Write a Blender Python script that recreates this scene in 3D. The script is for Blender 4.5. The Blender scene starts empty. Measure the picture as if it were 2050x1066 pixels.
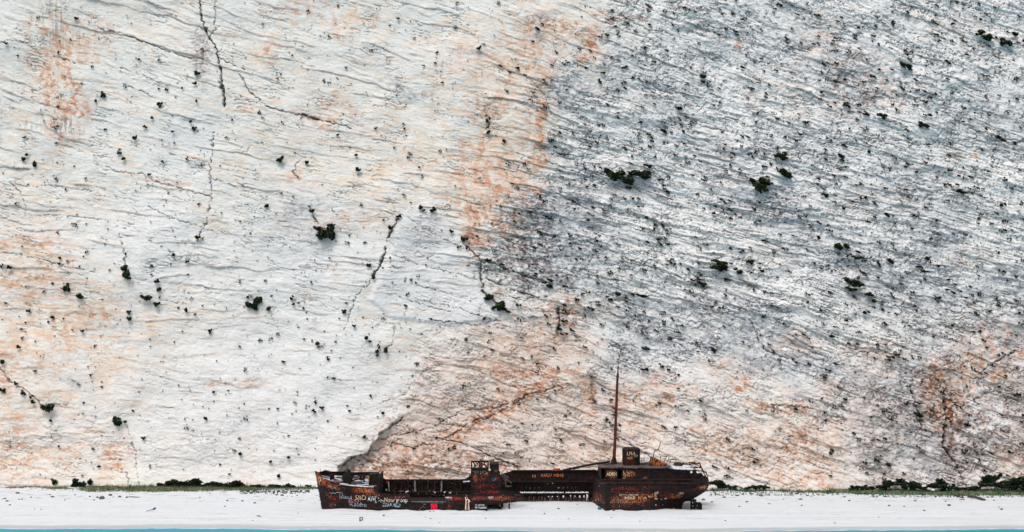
import bpy, bmesh, math, random
import numpy as np
from mathutils import Vector, Matrix

# ------------------------------------------------------------------ camera, sky, sun, exposure
scene = bpy.context.scene
F = 3210.0                                    # focal length in photo pixels (photo 2050 x 1066)
CAM = Vector((0.0, -200.0, 24.0))
PITCH = math.atan((635.0 - 533.0) / F)
cam_data = bpy.data.cameras.new('camera')
cam_data.sensor_width = 36.0
cam_data.lens = 36.0 * F / 2050.0
cam_data.clip_start = 0.5
cam_data.clip_end = 6000.0
cam = bpy.data.objects.new('camera', cam_data)
scene.collection.objects.link(cam)
cam.location = CAM
cam.rotation_euler = (math.radians(90) + PITCH, 0, 0)
scene.camera = cam

SUN_EL = math.radians(62)
SUN_AZ = math.radians(-118)                   # direction towards the sun, measured from +x axis in plan
world = bpy.data.worlds.new("World")
scene.world = world
world.use_nodes = True
wn = world.node_tree
bg = wn.nodes['Background']
sky = wn.nodes.new('ShaderNodeTexSky')
sky.sky_type = 'NISHITA'
sky.sun_disc = False
sky.sun_elevation = SUN_EL
sky.sun_rotation = math.radians(90) - SUN_AZ
sky.air_density = 1.0
sky.dust_density = 4.0
sky.ozone_density = 0.6
hs = wn.nodes.new('ShaderNodeHueSaturation'); hs.inputs['Saturation'].default_value = 0.10   # thin cloud
wn.links.new(sky.outputs[0], hs.inputs['Color']); wn.links.new(hs.outputs[0], bg.inputs[0])
bg.inputs[1].default_value = 0.12
sun_data = bpy.data.lights.new('sun', 'SUN')
sun_data.energy = 1.3
sun_data.angle = math.radians(24)
sun_data.color = (1.0, 0.945, 0.88)
sun = bpy.data.objects.new('sun', sun_data)
scene.collection.objects.link(sun)
sd = Vector((math.cos(SUN_AZ) * math.cos(SUN_EL), math.sin(SUN_AZ) * math.cos(SUN_EL), math.sin(SUN_EL)))
sun.rotation_euler = sd.to_track_quat('Z', 'Y').to_euler()
scene.view_settings.view_transform = 'Standard'
scene.view_settings.look = 'None'
scene.view_settings.gamma = 1.0
scene.view_settings.exposure = 0.22

# ------------------------------------------------------------------ helpers
C = scene.collection
rnd = random.Random(7)
cp, sp = math.cos(PITCH), math.sin(PITCH)

def ray(px, py):
    dx = (px - 1025.0) / F
    dv = (533.0 - py) / F
    return dx, cp - dv * sp, sp + dv * cp

def S(px, py, y):
    """point of the scene on the upright plane at depth y, measured in photo pixels"""
    dx, dy, dz = ray(px, py)
    t = (y + 200.0) / dy
    return Vector((dx * t, y, 24.0 + dz * t))

def ground_z(y):
    y = np.asarray(y, dtype=float)
    z = np.where(y < 0, 0.022 * y, 0.008 * y)
    return np.where(y < -16, 0.022 * -16 + 0.09 * (y + 16), z)

def G(px, py):
    """point on the beach under a photo pixel"""
    dx, dy, dz = ray(px, py)
    lo, hi = 120.0, 400.0
    for _ in range(40):
        m = (lo + hi) / 2
        if 24.0 + dz * m > float(ground_z(-200 + dy * m)):
            lo = m
        else:
            hi = m
    return Vector((dx * lo, -200 + dy * lo, 24.0 + dz * lo))

def project(x, y, z):
    ry = y + 200.0
    rz = z - 24.0
    f = ry * cp + rz * sp
    u = -ry * sp + rz * cp
    return 1025.0 + F * x / f, 533.0 - F * u / f

# gradient noise on numpy arrays
_r = np.random.RandomState(11)
_perm = np.concatenate([_r.permutation(4096)] * 2).astype(np.int32)
_ang = _r.rand(4096) * 2 * np.pi
_gx, _gy = np.cos(_ang).astype(np.float32), np.sin(_ang).astype(np.float32)

def noise(x, y, seed=0):
    x = np.asarray(x, dtype=np.float32) + np.float32(seed * 37.31 + 500)
    y = np.asarray(y, dtype=np.float32) + np.float32(seed * 17.77 + 500)
    xi = np.floor(x).astype(np.int32); yi = np.floor(y).astype(np.int32)
    fx = x - xi; fy = y - yi
    xi &= 4095; yi &= 4095
    u = fx * fx * fx * (fx * (fx * 6 - 15) + 10)
    v = fy * fy * fy * (fy * (fy * 6 - 15) + 10)
    a = _perm[xi]; b = _perm[xi + 1]
    h00 = _perm[a + yi]; h01 = _perm[a + yi + 1 - 4096 * ((a + yi + 1) >= 8192)]
    h10 = _perm[b + yi]; h11 = _perm[b + yi + 1 - 4096 * ((b + yi + 1) >= 8192)]
    n00 = _gx[h00] * fx + _gy[h00] * fy
    n10 = _gx[h10] * (fx - 1) + _gy[h10] * fy
    n01 = _gx[h01] * fx + _gy[h01] * (fy - 1)
    n11 = _gx[h11] * (fx - 1) + _gy[h11] * (fy - 1)
    nx0 = n00 + u * (n10 - n00)
    nx1 = n01 + u * (n11 - n01)
    return (nx0 + v * (nx1 - nx0)) * 1.45

def fbm(x, y, oct=4, seed=0, gain=0.5):
    s = 0; a = 1.0; n = 0
    for i in range(oct):
        s = s + a * noise(x * 2 ** i, y * 2 ** i, seed + i * 3)
        n += a; a *= gain
    return s / n

def sst(x, a, b):
    t = np.clip((x - a) / (b - a), 0, 1)
    return t * t * (3 - 2 * t)

def tag(o, label=None, cat=None, group=None, kind=None):
    if label: o['label'] = label
    if cat: o['category'] = cat
    if group: o['group'] = group
    if kind: o['kind'] = kind
    return o

def empty(name, loc, label, cat, group=None):
    o = bpy.data.objects.new(name, None)
    o.empty_display_size = 0.2
    C.objects.link(o); o.location = loc
    return tag(o, label, cat, group)

def link_mesh(name, verts, faces, mat, parent=None, colors=None, smooth=False):
    me = bpy.data.meshes.new(name)
    verts = np.asarray(verts, dtype=np.float32).reshape(-1, 3)
    if parent is not None:
        loc = np.array(root_loc(parent), dtype=np.float32)
        verts = verts - loc
    if isinstance(faces, np.ndarray):
        n = len(faces); k = faces.shape[1]
        me.vertices.add(len(verts)); me.vertices.foreach_set('co', verts.ravel())
        me.loops.add(n * k); me.loops.foreach_set('vertex_index', faces.astype(np.int32).ravel())
        me.polygons.add(n)
        me.polygons.foreach_set('loop_start', np.arange(0, n * k, k, dtype=np.int32))
        me.update(calc_edges=True)
    else:
        me.from_pydata([tuple(v) for v in verts], [], faces)
    if smooth:
        me.polygons.foreach_set('use_smooth', np.ones(len(me.polygons), dtype=bool))
    if colors is not None:
        at = me.color_attributes.new('col', 'FLOAT_COLOR', 'POINT')
        c4 = np.ones((len(verts), 4), dtype=np.float32); c4[:, :3] = colors
        at.data.foreach_set('color', c4.ravel())
    me.materials.append(mat)
    o = bpy.data.objects.new(name, me)
    C.objects.link(o)
    if parent is not None:
        o.parent = parent
    return o

def root_loc(o):
    v = Vector((0, 0, 0))
    while o is not None:
        v = v + o.location; o = o.parent
    return v

# ------------------------------------------------------------------ materials
def lin(r, g, b):
    f = lambda c: (c / 255 / 12.92) if c / 255 <= 0.04045 else ((c / 255 + 0.055) / 1.055) ** 2.4
    return (f(r), f(g), f(b))

def new_mat(name):
    m = bpy.data.materials.new(name); m.use_nodes = True
    nt = m.node_tree
    return m, nt, nt.nodes['Principled BSDF']

def mat_noise(name, c1, c2, scale=3.0, rough=0.85, detail=6, bump=0.0, bscale=12.0, lo=0.35, hi=0.65, stretch=(1, 1, 1), metallic=0.0, spec=0.3):
    m, nt, p = new_mat(name)
    tc = nt.nodes.new('ShaderNodeTexCoord')
    mp = nt.nodes.new('ShaderNodeMapping'); mp.inputs['Scale'].default_value = stretch
    nz = nt.nodes.new('ShaderNodeTexNoise'); nz.inputs['Scale'].default_value = scale; nz.inputs['Detail'].default_value = detail
    cr = nt.nodes.new('ShaderNodeValToRGB')
    cr.color_ramp.elements[0].position = lo; cr.color_ramp.elements[0].color = (*c1, 1)
    cr.color_ramp.elements[1].position = hi; cr.color_ramp.elements[1].color = (*c2, 1)
    nt.links.new(tc.outputs['Object'], mp.inputs[0]); nt.links.new(mp.outputs[0], nz.inputs[0])
    nt.links.new(nz.outputs[0], cr.inputs[0]); nt.links.new(cr.outputs[0], p.inputs['Base Color'])
    p.inputs['Roughness'].default_value = rough
    p.inputs['Metallic'].default_value = metallic
    p.inputs['Specular IOR Level'].default_value = spec
    if bump:
        n2 = nt.nodes.new('ShaderNodeTexNoise'); n2.inputs['Scale'].default_value = bscale; n2.inputs['Detail'].default_value = 5
        b = nt.nodes.new('ShaderNodeBump'); b.inputs['Strength'].default_value = bump; b.inputs['Distance'].default_value = 0.1
        nt.links.new(mp.outputs[0], n2.inputs[0]); nt.links.new(n2.outputs[0], b.inputs['Height']); nt.links.new(b.outputs[0], p.inputs['Normal'])
    return m

def mat_attr(name, nscale, namp, bump, bscale, rough=0.9, spec=0.2, stretch=(1, 1, 1)):
    """colour stored on the surface, broken up by a fine procedural noise, with a fine bump"""
    m, nt, p = new_mat(name)
    at = nt.nodes.new('ShaderNodeAttribute'); at.attribute_name = 'col'
    tc = nt.nodes.new('ShaderNodeTexCoord')
    mp = nt.nodes.new('ShaderNodeMapping'); mp.inputs['Scale'].default_value = stretch
    nz = nt.nodes.new('ShaderNodeTexNoise'); nz.inputs['Scale'].default_value = nscale; nz.inputs['Detail'].default_value = 6
    nz.inputs['Roughness'].default_value = 0.65
    mr = nt.nodes.new('ShaderNodeMapRange')
    mr.inputs['From Min'].default_value = 0.3; mr.inputs['From Max'].default_value = 0.7
    mr.inputs['To Min'].default_value = 1 - namp; mr.inputs['To Max'].default_value = 1 + namp
    vm = nt.nodes.new('ShaderNodeVectorMath'); vm.operation = 'SCALE'
    nt.links.new(tc.outputs['Object'], mp.inputs[0]); nt.links.new(mp.outputs[0], nz.inputs[0])
    nt.links.new(nz.outputs[0], mr.inputs[0]); nt.links.new(at.outputs['Color'], vm.inputs[0])
    nt.links.new(mr.outputs[0], vm.inputs['Scale']); nt.links.new(vm.outputs[0], p.inputs['Base Color'])
    p.inputs['Roughness'].default_value = rough; p.inputs['Specular IOR Level'].default_value = spec
    n2 = nt.nodes.new('ShaderNodeTexNoise'); n2.inputs['Scale'].default_value = bscale; n2.inputs['Detail'].default_value = 6
    b = nt.nodes.new('ShaderNodeBump'); b.inputs['Strength'].default_value = bump; b.inputs['Distance'].default_value = 0.25
    nt.links.new(mp.outputs[0], n2.inputs[0]); nt.links.new(n2.outputs[0], b.inputs['Height']); nt.links.new(b.outputs[0], p.inputs['Normal'])
    return m

M_ROCK = mat_attr('limestone', 1.6, 0.10, 0.5, 2.2, stretch=(0.6, 0.6, 1.4))
# ------------------------------------------------------------------ the cliff
STEP = 1.45
us = np.concatenate([np.arange(-900, -60, 7.0), np.arange(-60, 2110, STEP), np.arange(2110, 2960, 7.0)])
vs = np.concatenate([np.arange(-460, -40, 7.0), np.arange(-40, 1006, STEP)])
U, V = np.meshgrid(us.astype(np.float32), vs.astype(np.float32))
LEAN = 0.26
Y0 = 24.5
dx_, dy_, dz_ = (U - 1025) / F, cp - (533 - V) / F * sp, sp + (533 - V) / F * cp
t_ = (Y0 + 200 + 24 * LEAN) / (dy_ - LEAN * dz_ + 0.035 * dx_)
BX, BY, BZ = dx_ * t_, -200 + dy_ * t_, 24 + dz_ * t_

# low-frequency wander so that nothing runs dead straight
wu = 26 * fbm(U / 240, V / 240, 3, 1) + 7 * fbm(U / 50, V / 50, 3, 2)
wv = 22 * fbm(U / 240, V / 240, 3, 5) + 6 * fbm(U / 50, V / 50, 3, 6)
Uw, Vw = U + wu, V + wv

# bedding coordinate: beds dip down to the right, flattening to the lower left
T = V - U * (0.30 - 0.235 * sst(V, 120, 640)) - (0.08 + 0.22 * sst(V, 100, 500)) * np.log1p(np.exp((U - 980) / 90.0)) * 90 + 1.3 * wv * 0.6

# ---- rough zones
def blob(cx, cy, rx, ry, ang=0, soft=0.5, jit=0.35, seed=0):
    a = math.radians(ang); du = Uw - cx; dv = Vw - cy
    p = du * math.cos(a) + dv * math.sin(a); q = -du * math.sin(a) + dv * math.cos(a)
    d = np.sqrt((p / rx) ** 2 + (q / ry) ** 2)
    if jit: d = d + jit * NZ
    return 1 - sst(d, 1 - soft, 1 + soft)
NZ = 1.7 * fbm(U / 38, V / 34, 5, 9, 0.7)

def polymask(pts, soft=6, wob=1.0):
    """1 inside a polygon given in photo pixels"""
    X, Y = U + wu * 0.3 * wob + 5 * NZ * wob, V + wv * 0.3 * wob + 5 * NZ * wob
    inside = np.zeros(U.shape, bool)
    dist = np.full(U.shape, 1e9, np.float32)
    n = len(pts)
    for i in range(n):
        x1, y1 = pts[i]; x2, y2 = pts[(i + 1) % n]
        if y1 != y2:
            c = ((Y < y1) != (Y < y2)) & (X < (x2 - x1) * (Y - y1) / (y2 - y1) + x1)
            inside ^= c
        L2 = (x2 - x1) ** 2 + (y2 - y1) ** 2
        tt = np.clip(((X - x1) * (x2 - x1) + (Y - y1) * (y2 - y1)) / L2, 0, 1)
        dist = np.minimum(dist, np.hypot(X - x1 - tt * (x2 - x1), Y - y1 - tt * (y2 - y1)))
    sd_ = np.where(inside, dist, -dist)
    return sst(sd_, -soft, soft), sd_

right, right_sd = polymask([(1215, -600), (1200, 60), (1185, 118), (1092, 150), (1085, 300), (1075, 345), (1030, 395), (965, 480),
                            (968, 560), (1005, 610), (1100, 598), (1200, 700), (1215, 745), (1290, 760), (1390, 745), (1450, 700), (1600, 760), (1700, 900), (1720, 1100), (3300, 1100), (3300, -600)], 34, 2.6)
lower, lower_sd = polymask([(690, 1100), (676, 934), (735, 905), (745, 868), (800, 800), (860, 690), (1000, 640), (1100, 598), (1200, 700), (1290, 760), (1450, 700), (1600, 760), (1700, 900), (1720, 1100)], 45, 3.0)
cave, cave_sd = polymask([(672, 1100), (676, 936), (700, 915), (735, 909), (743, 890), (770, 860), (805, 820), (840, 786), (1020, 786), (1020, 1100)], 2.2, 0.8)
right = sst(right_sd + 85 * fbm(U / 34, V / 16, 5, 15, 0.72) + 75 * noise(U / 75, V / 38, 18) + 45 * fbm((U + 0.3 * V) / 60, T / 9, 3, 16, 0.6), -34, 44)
lower = sst(lower_sd + 80 * fbm(U / 50, V / 26, 4, 17, 0.7), -50, 60)
blrough = blob(60, 900, 190, 90) * 0.7 + blob(440, 905, 130, 45) * 0.4
rough = np.clip(0.16 + 0.84 * np.maximum(right, lower * 0.8) + blrough * 0.5, 0, 1)
wedge, wedge_sd = polymask([(805, 425), (850, 405), (885, 425), (925, 480), (960, 520), (966, 590), (1000, 640), (900, 655), (780, 640), (735, 600), (775, 520)], 5, 0.7)

# ---- displacement towards the viewer in metres
D = 1.5 * fbm(U / 420, V / 420, 3, 20) + 0.7 * fbm(U / 120, V / 120, 3, 22)
D -= 0.4 * sst(right_sd, -14, 60)
D -= 1.8 * (1 - sst(U - 676 - 1.1 * (936 - V), 12, 130)) * (1 - sst(905 - V, 0, 85)) * cave
D += 0.6 * sst(lower_sd, 0, 200)
D += 0.28 * sst(wedge_sd, -2, 8)
# toe of the cliff swells forward a little
D += 1.2 * sst(V, 930, 990) * (1 - cave)

along = U + 0.3 * V
LED = np.zeros_like(U)
for i, (lam, amp) in enumerate([(74, 0.5), (41, 0.42), (23, 0.3), (13, 0.2), (8.2, 0.13)]):
    ph = T / lam + 0.55 * noise(along / (lam * 7), T / (lam * 2.0), 30 + i) + 0.10 * fbm(U / (lam * 0.9), V / (lam * 0.9), 2, 40 + i)
    fr = ph - np.floor(ph)
    k = np.floor(ph)
    mod = noise(along / (lam * 4.5) + k * 3.7, k * 1.91, 50 + i)
    mod = sst(mod + 0.25 * NZ, 0.12 - 0.2 * rough, 0.6) * (0.70 + 0.18 * rough)
    dw = 2.3 / lam
    LED += amp * mod * np.where(fr < 1 - dw, (fr / (1 - dw)) ** 1.8, (1 - fr) / dw) * (0.85 if i < 2 else 0.95) * (1 if i < 3 else 1 - .45 * right) * (0.75 + 0.35 * rough)
    if i == 3: dline = sst(fr, 1 - 2.2 * dw, 1 - dw) * mod
    if i == 2: dline2 = sst(fr, 1 - 2.2 * dw, 1 - dw) * mod
    if i <= 1: dline1 = np.maximum(sst(fr, 1 - 2.2 * dw, 1 - dw) * mod, dline1 if i else 0)
slab = sst(fbm(along / 150, T / 30, 4, 150, 0.55) + 0.4 * fbm(U / 60, V / 60, 3, 151), 0.02, 0.34)      # smooth slabs between broken zones
calm = 1 - 0.62 * (1 - rough) * sst(V, 560, 700)
calm = calm * (1 - 0.65 * slab)
D += LED * calm * 0.9

# blocky fracturing, strongest on the right and along the bottom
ca, sa = math.cos(math.radians(19)), math.sin(math.radians(19))
P = U * ca + V * sa; Q = T * 0.96
RG = np.zeros_like(U)
for i, (lam, amp) in enumerate([(110, 1.3), (52, 0.75), (25, 0.42), (13, 0.30), (7, 0.20)]):
    n = noise(P / (lam * 1.75) + 0.35 * noise(U / lam, V / lam, 71 + i), Q / (lam * 0.85) + 0.35 * noise(U / lam, V / lam, 81 + i), 60 + i)
    n = n + 0.25 * np.round(n * 3) / 3          # stepped, angular blocks
    RG += amp * (0.55 - np.abs(n) * 1.4) * (1 if i % 2 else -1)
D += RG * (1 - 0.6 * slab) * (0.09 + 0.30 * np.clip(rough * 1.05 - 0.1, 0, 1) ** 1.3)
D += 0.10 * fbm(U / 5.0, V / 3.6, 3, 90, 0.7) * (0.35 + rough)

# fine dark joints
def joints(lamx, lamy, w, seed, ang=17):
    a = math.radians(ang); p = U * math.cos(a) + V * math.sin(a); q = -U * math.sin(a) + V * math.cos(a)
    n = noise(p / lamx + 0.5 * noise(U / 20, V / 20, seed + 1), q / lamy + 0.3 * noise(U / 17, V / 17, seed + 2), seed)
    m = sst(noise(U / 60, V / 45, seed + 3), -0.1, 0.35)
    return (1 - sst(np.abs(n), 0, w)) * m
J = np.maximum(joints(70, 9, 0.085, 101, 15), joints(46, 6.5, 0.10, 106, 18) * (0.3 + 0.7 * rough))
J *= calm
J = np.maximum(J, joints(22, 15, 0.07, 111, -52) * (1 - .6 * slab) * (0.15 + 0.7 * rough))
J = np.maximum(J, joints(18, 12, 0.06, 117, 75) * rough * 0.6 * (1 - .6 * slab))
D -= J * (0.22 + 0.2 * rough)

# ---- named cracks (photo pixels): points, half width, depth, colour of the soil in them
CR = [([(398, -5), (404, 40), (418, 78), (432, 92), (440, 130), (446, 170), (450, 212)], 3.2, 1.2, 1),
      ([(418, 78), (428, 60), (432, 20), (430, -5)], 1.6, .5, .6),
      ([(200, 58), (235, 64), (262, 74), (300, 88), (345, 105), (384, 119)], 1.8, .7, .7),
      ([(105, 112), (130, 118), (150, 128)], 1.5, .5, .7), ([(5, 88), (30, 84), (62, 88)], 1.6, .5, .8),
      ([(444, 120), (480, 138), (492, 140)], 1.5, .5, .8), ([(440, 165), (446, 180), (448, 214)], 3.2, 1.0, 1),
      ([(480, 150), (500, 185), (520, 200), (535, 215), (560, 222), (620, 235), (650, 242), (700, 255)], 1.6, .6, .8),
      ([(605, 228), (640, 240)], 4.0, .6, .9), ([(428, 265), (424, 310), (420, 355), (426, 400), (412, 440), (398, 484)], 1.6, .6, .8),
      ([(420, 355), (470, 375), (500, 385), (535, 402)], 1.2, .4, .5), ([(310, 362), (360, 378), (424, 394)], 1.7, .5, .5),
      ([(340, 308), (380, 322), (420, 345)], 1.2, .4, .5), ([(300, 415), (340, 435), (410, 458), (460, 468)], 1.1, .4, .6),
      ([(205, 340), (250, 345), (292, 350), (296, 380)], 1.2, .4, .5), ([(240, 135), (300, 158), (330, 172)], 1.2, .4, .6),
      ([(245, 168), (290, 185), (312, 200)], 1.2, .4, .5), ([(40, 372), (110, 372), (170, 380), (210, 392)], 1.1, .35, .4),
      ([(60, 430), (140, 432), (240, 445)], 1.1, .35, .4), ([(0, 505), (50, 512), (120, 530), (190, 545)], 1.1, .35, .4),
      ([(470, 200), (528, 210)], 1.2, .4, .6), ([(800, 430), (775, 475), (770, 510), (755, 540), (742, 556)], 2.6, 1.1, .9),
      ([(742, 556), (722, 590), (700, 630), (690, 660)], 1.2, .5, .6), ([(965, 520), (962, 545), (968, 585), (1000, 612)], 3.0, 1.2, .9),
      ([(925, 485), (960, 520)], 2.0, .9, .7), ([(860, 640), (905, 645), (950, 652), (1000, 640)], 1.4, .6, .5),
      ([(800, 595), (850, 612), (920, 630)], 1.2, .4, .4), ([(790, 652), (782, 690), (768, 705)], 1.4, .5, .5),
      ([(678, 938), (700, 918), (735, 910), (742, 893), (770, 862), (805, 835)], 2.4, 1.0, .8),
      ([(740, 905), (790, 890), (850, 900)], 1.4, .5, .6), ([(760, 880), (820, 870), (880, 850), (920, 825), (1000, 815), (1055, 790)], 1.6, .6, .7),
      ([(830, 895), (900, 880), (935, 890), (985, 915), (1040, 935)], 2.0, .8, .8), ([(1230, 870), (1320, 925), (1345, 940)], 1.6, .6, .7),
      ([(1115, 612), (1122, 640), (1118, 672)], 6, .9, 1.0), ([(848, 745), (810, 790), (760, 810)], 1.0, .35, .4),
      ([(1240, 30), (1300, 60), (1345, 68)], 1.8, .5, .7), ([(1290, 0), (1300, 12), (1296, 26)], 3, .6, .9),
      ([(870, 885), (910, 868), (935, 850), (985, 832), (1020, 812), (1060, 790), (1120, 775)], 1.8, .7, .55), ([(860, 606), (920, 618), (985, 640)], 1.3, .5, .6), ([(850, 575), (900, 590), (960, 600)], 1.0, .4, .5), ([(805, 430), (830, 445), (870, 470), (930, 500)], 1.0, .3, .4), ([(800, 520), (860, 535), (955, 560)], 1.0, .35, .4), ([(980, 525), (1020, 540), (1070, 560)], 1.6, .6, .7), ([(975, 560), (1010, 575), (1060, 590)], 1.8, .6, .7), ([(985, 585), (1030, 598), (1100, 596)], 1.6, .6, .6), ([(1120, 255), (1200, 280), (1290, 310)], 1.3, .5, .6), ([(1090, 320), (1180, 355), (1260, 380)], 1.3, .5, .6), ([(1100, 380), (1200, 430), (1330, 480)], 1.3, .5, .6), ([(1150, 470), (1260, 520), (1400, 570)], 1.4, .5, .6), ([(1480, 560), (1560, 600), (1680, 640)], 1.4, .6, .6), ([(1850, 360), (1930, 390), (2040, 420)], 1.3, .5, .6), ([(1880, 230), (1960, 275), (2050, 290)], 1.3, .4, .6), ([(1400, 180), (1500, 215), (1580, 250)], 1.2, .4, .5), ([(620, 415), (632, 440), (648, 470)], 2.0, .7, .8), ([(0, 735), (20, 765), (45, 775), (70, 795), (88, 815)], 2, .6, .7),
      ([(85, 812), (135, 808)], 1.6, .5, .7), ([(20, 368), (40, 385), (48, 400), (50, 430)], 1.4, .4, .6),
      ([(240, 470), (250, 500), (254, 540)], 1.8, .5, .7), ([(600, 320), (585, 345), (600, 360)], 1.6, .5, .8),
      ([(1405, 345), (1412, 360)], 2, .5, .6), ([(1750, 320), (1768, 360)], 1.8, .7, .7), ([(1690, 560), (1705, 600)], 4, .9, .9),
      ([(1880, 780), (1884, 840), (1876, 890), (1905, 930)], 3.4, .9, .9), ([(1815, 770), (1830, 830), (1836, 860)], 3.0, .9, .9),
      ([(1910, 940), (1922, 975)], 2.5, .8, .9), ([(1960, 770), (2000, 790), (2050, 812)], 1.6, .6, .7),
      ([(2035, 700), (1990, 720), (1950, 750)], 2.2, .8, .8), ([(1060, 160), (1090, 190), (1100, 230)], 1.5, .5, .6),
      ([(975, 230), (980, 250), (972, 262)], 3, .7, .9), ([(1500, 640), (1530, 700), (1580, 720)], 2.4, .6, .7),
      ([(1540, 810), (1620, 815)], 2.2, .6, .6), ([(250, 850), (268, 900), (280, 975)], 1.1, .4, .7), ([(220, 940), (255, 948), (262, 972)], 1.1, .4, .7)]
soil = np.zeros_like(U)
for pts, w, dep, sc in CR:
    xs = [p[0] for p in pts]; ys = [p[1] for p in pts]; m = 24 + w * 3
    iu0, iu1 = np.searchsorted(us, [min(xs) - m, max(xs) + m]); iv0, iv1 = np.searchsorted(vs, [min(ys) - m, max(ys) + m])
    sl = (slice(iv0, iv1), slice(iu0, iu1))
    X = U[sl] + 5 * NZ[sl] + 3.0 * noise(U[sl] / 7, V[sl] / 7, 130); Y = V[sl] + 4 * NZ[sl] + 2.5 * noise(U[sl] / 7, V[sl] / 7, 131)
    d = np.full(X.shape, 1e9)
    for i in range(len(pts) - 1):
        (x1, y1), (x2, y2) = pts[i], pts[i + 1]
        tt = np.clip(((X - x1) * (x2 - x1) + (Y - y1) * (y2 - y1)) / ((x2 - x1) ** 2 + (y2 - y1) ** 2), 0, 1)
        d = np.minimum(d, np.hypot(X - x1 - tt * (x2 - x1), Y - y1 - tt * (y2 - y1)))
    ww = 0.72 * w * (0.55 + 0.9 * np.clip(noise(U[sl] / 16, V[sl] / 16, 140) + 0.3, 0, 1))
    g = 1 - sst(d, ww * 0.35, ww * 1.25)
    D[sl] -= g * dep * 0.75 * sst(noise(U[sl] / 13, V[sl] / 13, 142), -0.6, 0.0)
    soil[sl] = np.maximum(soil[sl], sc * (1 - sst(d, ww * 0.2, ww * 1.1)) * sst(noise(U[sl] / 9, V[sl] / 9, 141), -0.55, 0.1))

# ---- colour of the rock itself
def c3(r, g, b): return np.array(lin(r, g, b), dtype=np.float32)
WHITE, CREAM, PEACH, PINK = c3(226, 224, 221), c3(229, 219, 207), c3(228, 203, 182), c3(214, 190, 178)
COOL, BLUE, DBLUE, ORANGE, RUST, BROWN, DARK = c3(235, 233, 234), c3(209, 209, 213), c3(124, 128, 136), c3(204, 138, 106), c3(158, 82, 50), c3(112, 76, 60), c3(44, 40, 36)
col = np.empty(U.shape + (3,), dtype=np.float32); col[:] = WHITE
def mix(m, c):
    m = np.clip(m, 0, 1)[..., None]
    col[:] = col * (1 - m) + c * m
n1 = fbm(U / 90, V / 60, 5, 200, 0.6); n2 = fbm(U / 26, V / 17, 4, 210, 0.6); n3 = fbm(U / 9, V / 6, 3, 220, 0.7)
nstr = fbm(U / 13.0 + 1.2 * NZ, V / 34 + 0.4 * NZ, 5, 230, 0.65); nbed = fbm(along / 90, T / 7.0, 4, 240, 0.6)
left = (1 - right)
mix(left * sst(n1 + 0.5 * nbed, -0.05, 0.4) * 0.6 * (1 - lower), CREAM)
mix(left * (1 - lower) * .10, CREAM)
mix(left * sst(n1 + 0.4 * n2 + 0.9 * nbed, 0.15, 0.6) * 0.6, PEACH)
for b in [(60, 560, 190, 150, 0, .8), (120, 700, 170, 120, 0, .9), (40, 330, 90, 160, 0, .4), (230, 640, 120, 60, 0, .5), (700, 250, 260, 120, 15, .35),
          (860, 380, 160, 140, 20, .55), (950, 250, 120, 160, 0, .55), (1090, 100, 120, 90, 10, .5), (520, 350, 160, 90, 15, .25), (300, 60, 300, 60, 15, .3),
          (800, 330, 200, 90, 10, .3), (1010, 300, 90, 200, 8, .8), (1130, 70, 80, 60, 10, .5), (1180, 240, 120, 160, 0, .3), (1160, 30, 200, 50, 0, .4), (60, 900, 150, 70, 0, .45)]:
    mix(blob(*b[:5], soft=.7, jit=.7) * b[5] * sst(0.7 * n2 + 1.3 * nbed + 0.4 * nstr, -0.35, 0.45) * .85, PEACH)
mix(lower * (0.55 + 0.5 * n2) * (1 - .6 * sst(U + 40 * n1, 1180, 1420)), PINK)
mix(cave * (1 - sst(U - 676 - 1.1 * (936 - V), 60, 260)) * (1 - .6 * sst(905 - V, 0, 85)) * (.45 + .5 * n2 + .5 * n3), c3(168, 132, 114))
mix(wedge * 0.55, c3(218, 219, 223))
for b in [(640, 500, 120, 80), (300, 500, 120, 90), (560, 720, 160, 180), (420, 860, 160, 120), (640, 880, 90, 90), (380, 280, 60, 90), (700, 760, 90, 70)]:
    mix(blob(*b, soft=.7) * .6, c3(226, 225, 226))
# right hand cool grey rock
RC = right * (0.35 + 0.65 * sst(right_sd, -10, 230)); lowR = sst(U + 60 * n1, 1560, 1800) * sst(V + 60 * n1, 560, 800) + sst(U, 1700, 2000) * 0
nb2 = fbm(along / 210, T / 24, 4, 270, 0.6); nb3 = fbm(U / 130, V / 110, 4, 275, 0.6)
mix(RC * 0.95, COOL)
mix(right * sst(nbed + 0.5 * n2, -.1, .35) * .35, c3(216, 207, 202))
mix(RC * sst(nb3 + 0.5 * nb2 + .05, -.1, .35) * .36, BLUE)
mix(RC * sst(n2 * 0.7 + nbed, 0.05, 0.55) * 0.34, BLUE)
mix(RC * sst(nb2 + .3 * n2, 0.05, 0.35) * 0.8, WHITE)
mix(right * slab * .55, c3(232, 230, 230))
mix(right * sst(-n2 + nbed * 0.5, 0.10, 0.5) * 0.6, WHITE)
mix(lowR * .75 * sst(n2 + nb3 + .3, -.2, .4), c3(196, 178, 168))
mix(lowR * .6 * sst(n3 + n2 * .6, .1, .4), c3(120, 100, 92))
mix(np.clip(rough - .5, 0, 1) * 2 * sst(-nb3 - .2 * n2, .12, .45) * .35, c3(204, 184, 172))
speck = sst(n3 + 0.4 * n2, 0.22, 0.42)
mix(right * speck * 0.62 * sst(nb3 + nb2 + .25, -.15, .25), DBLUE)
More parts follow.
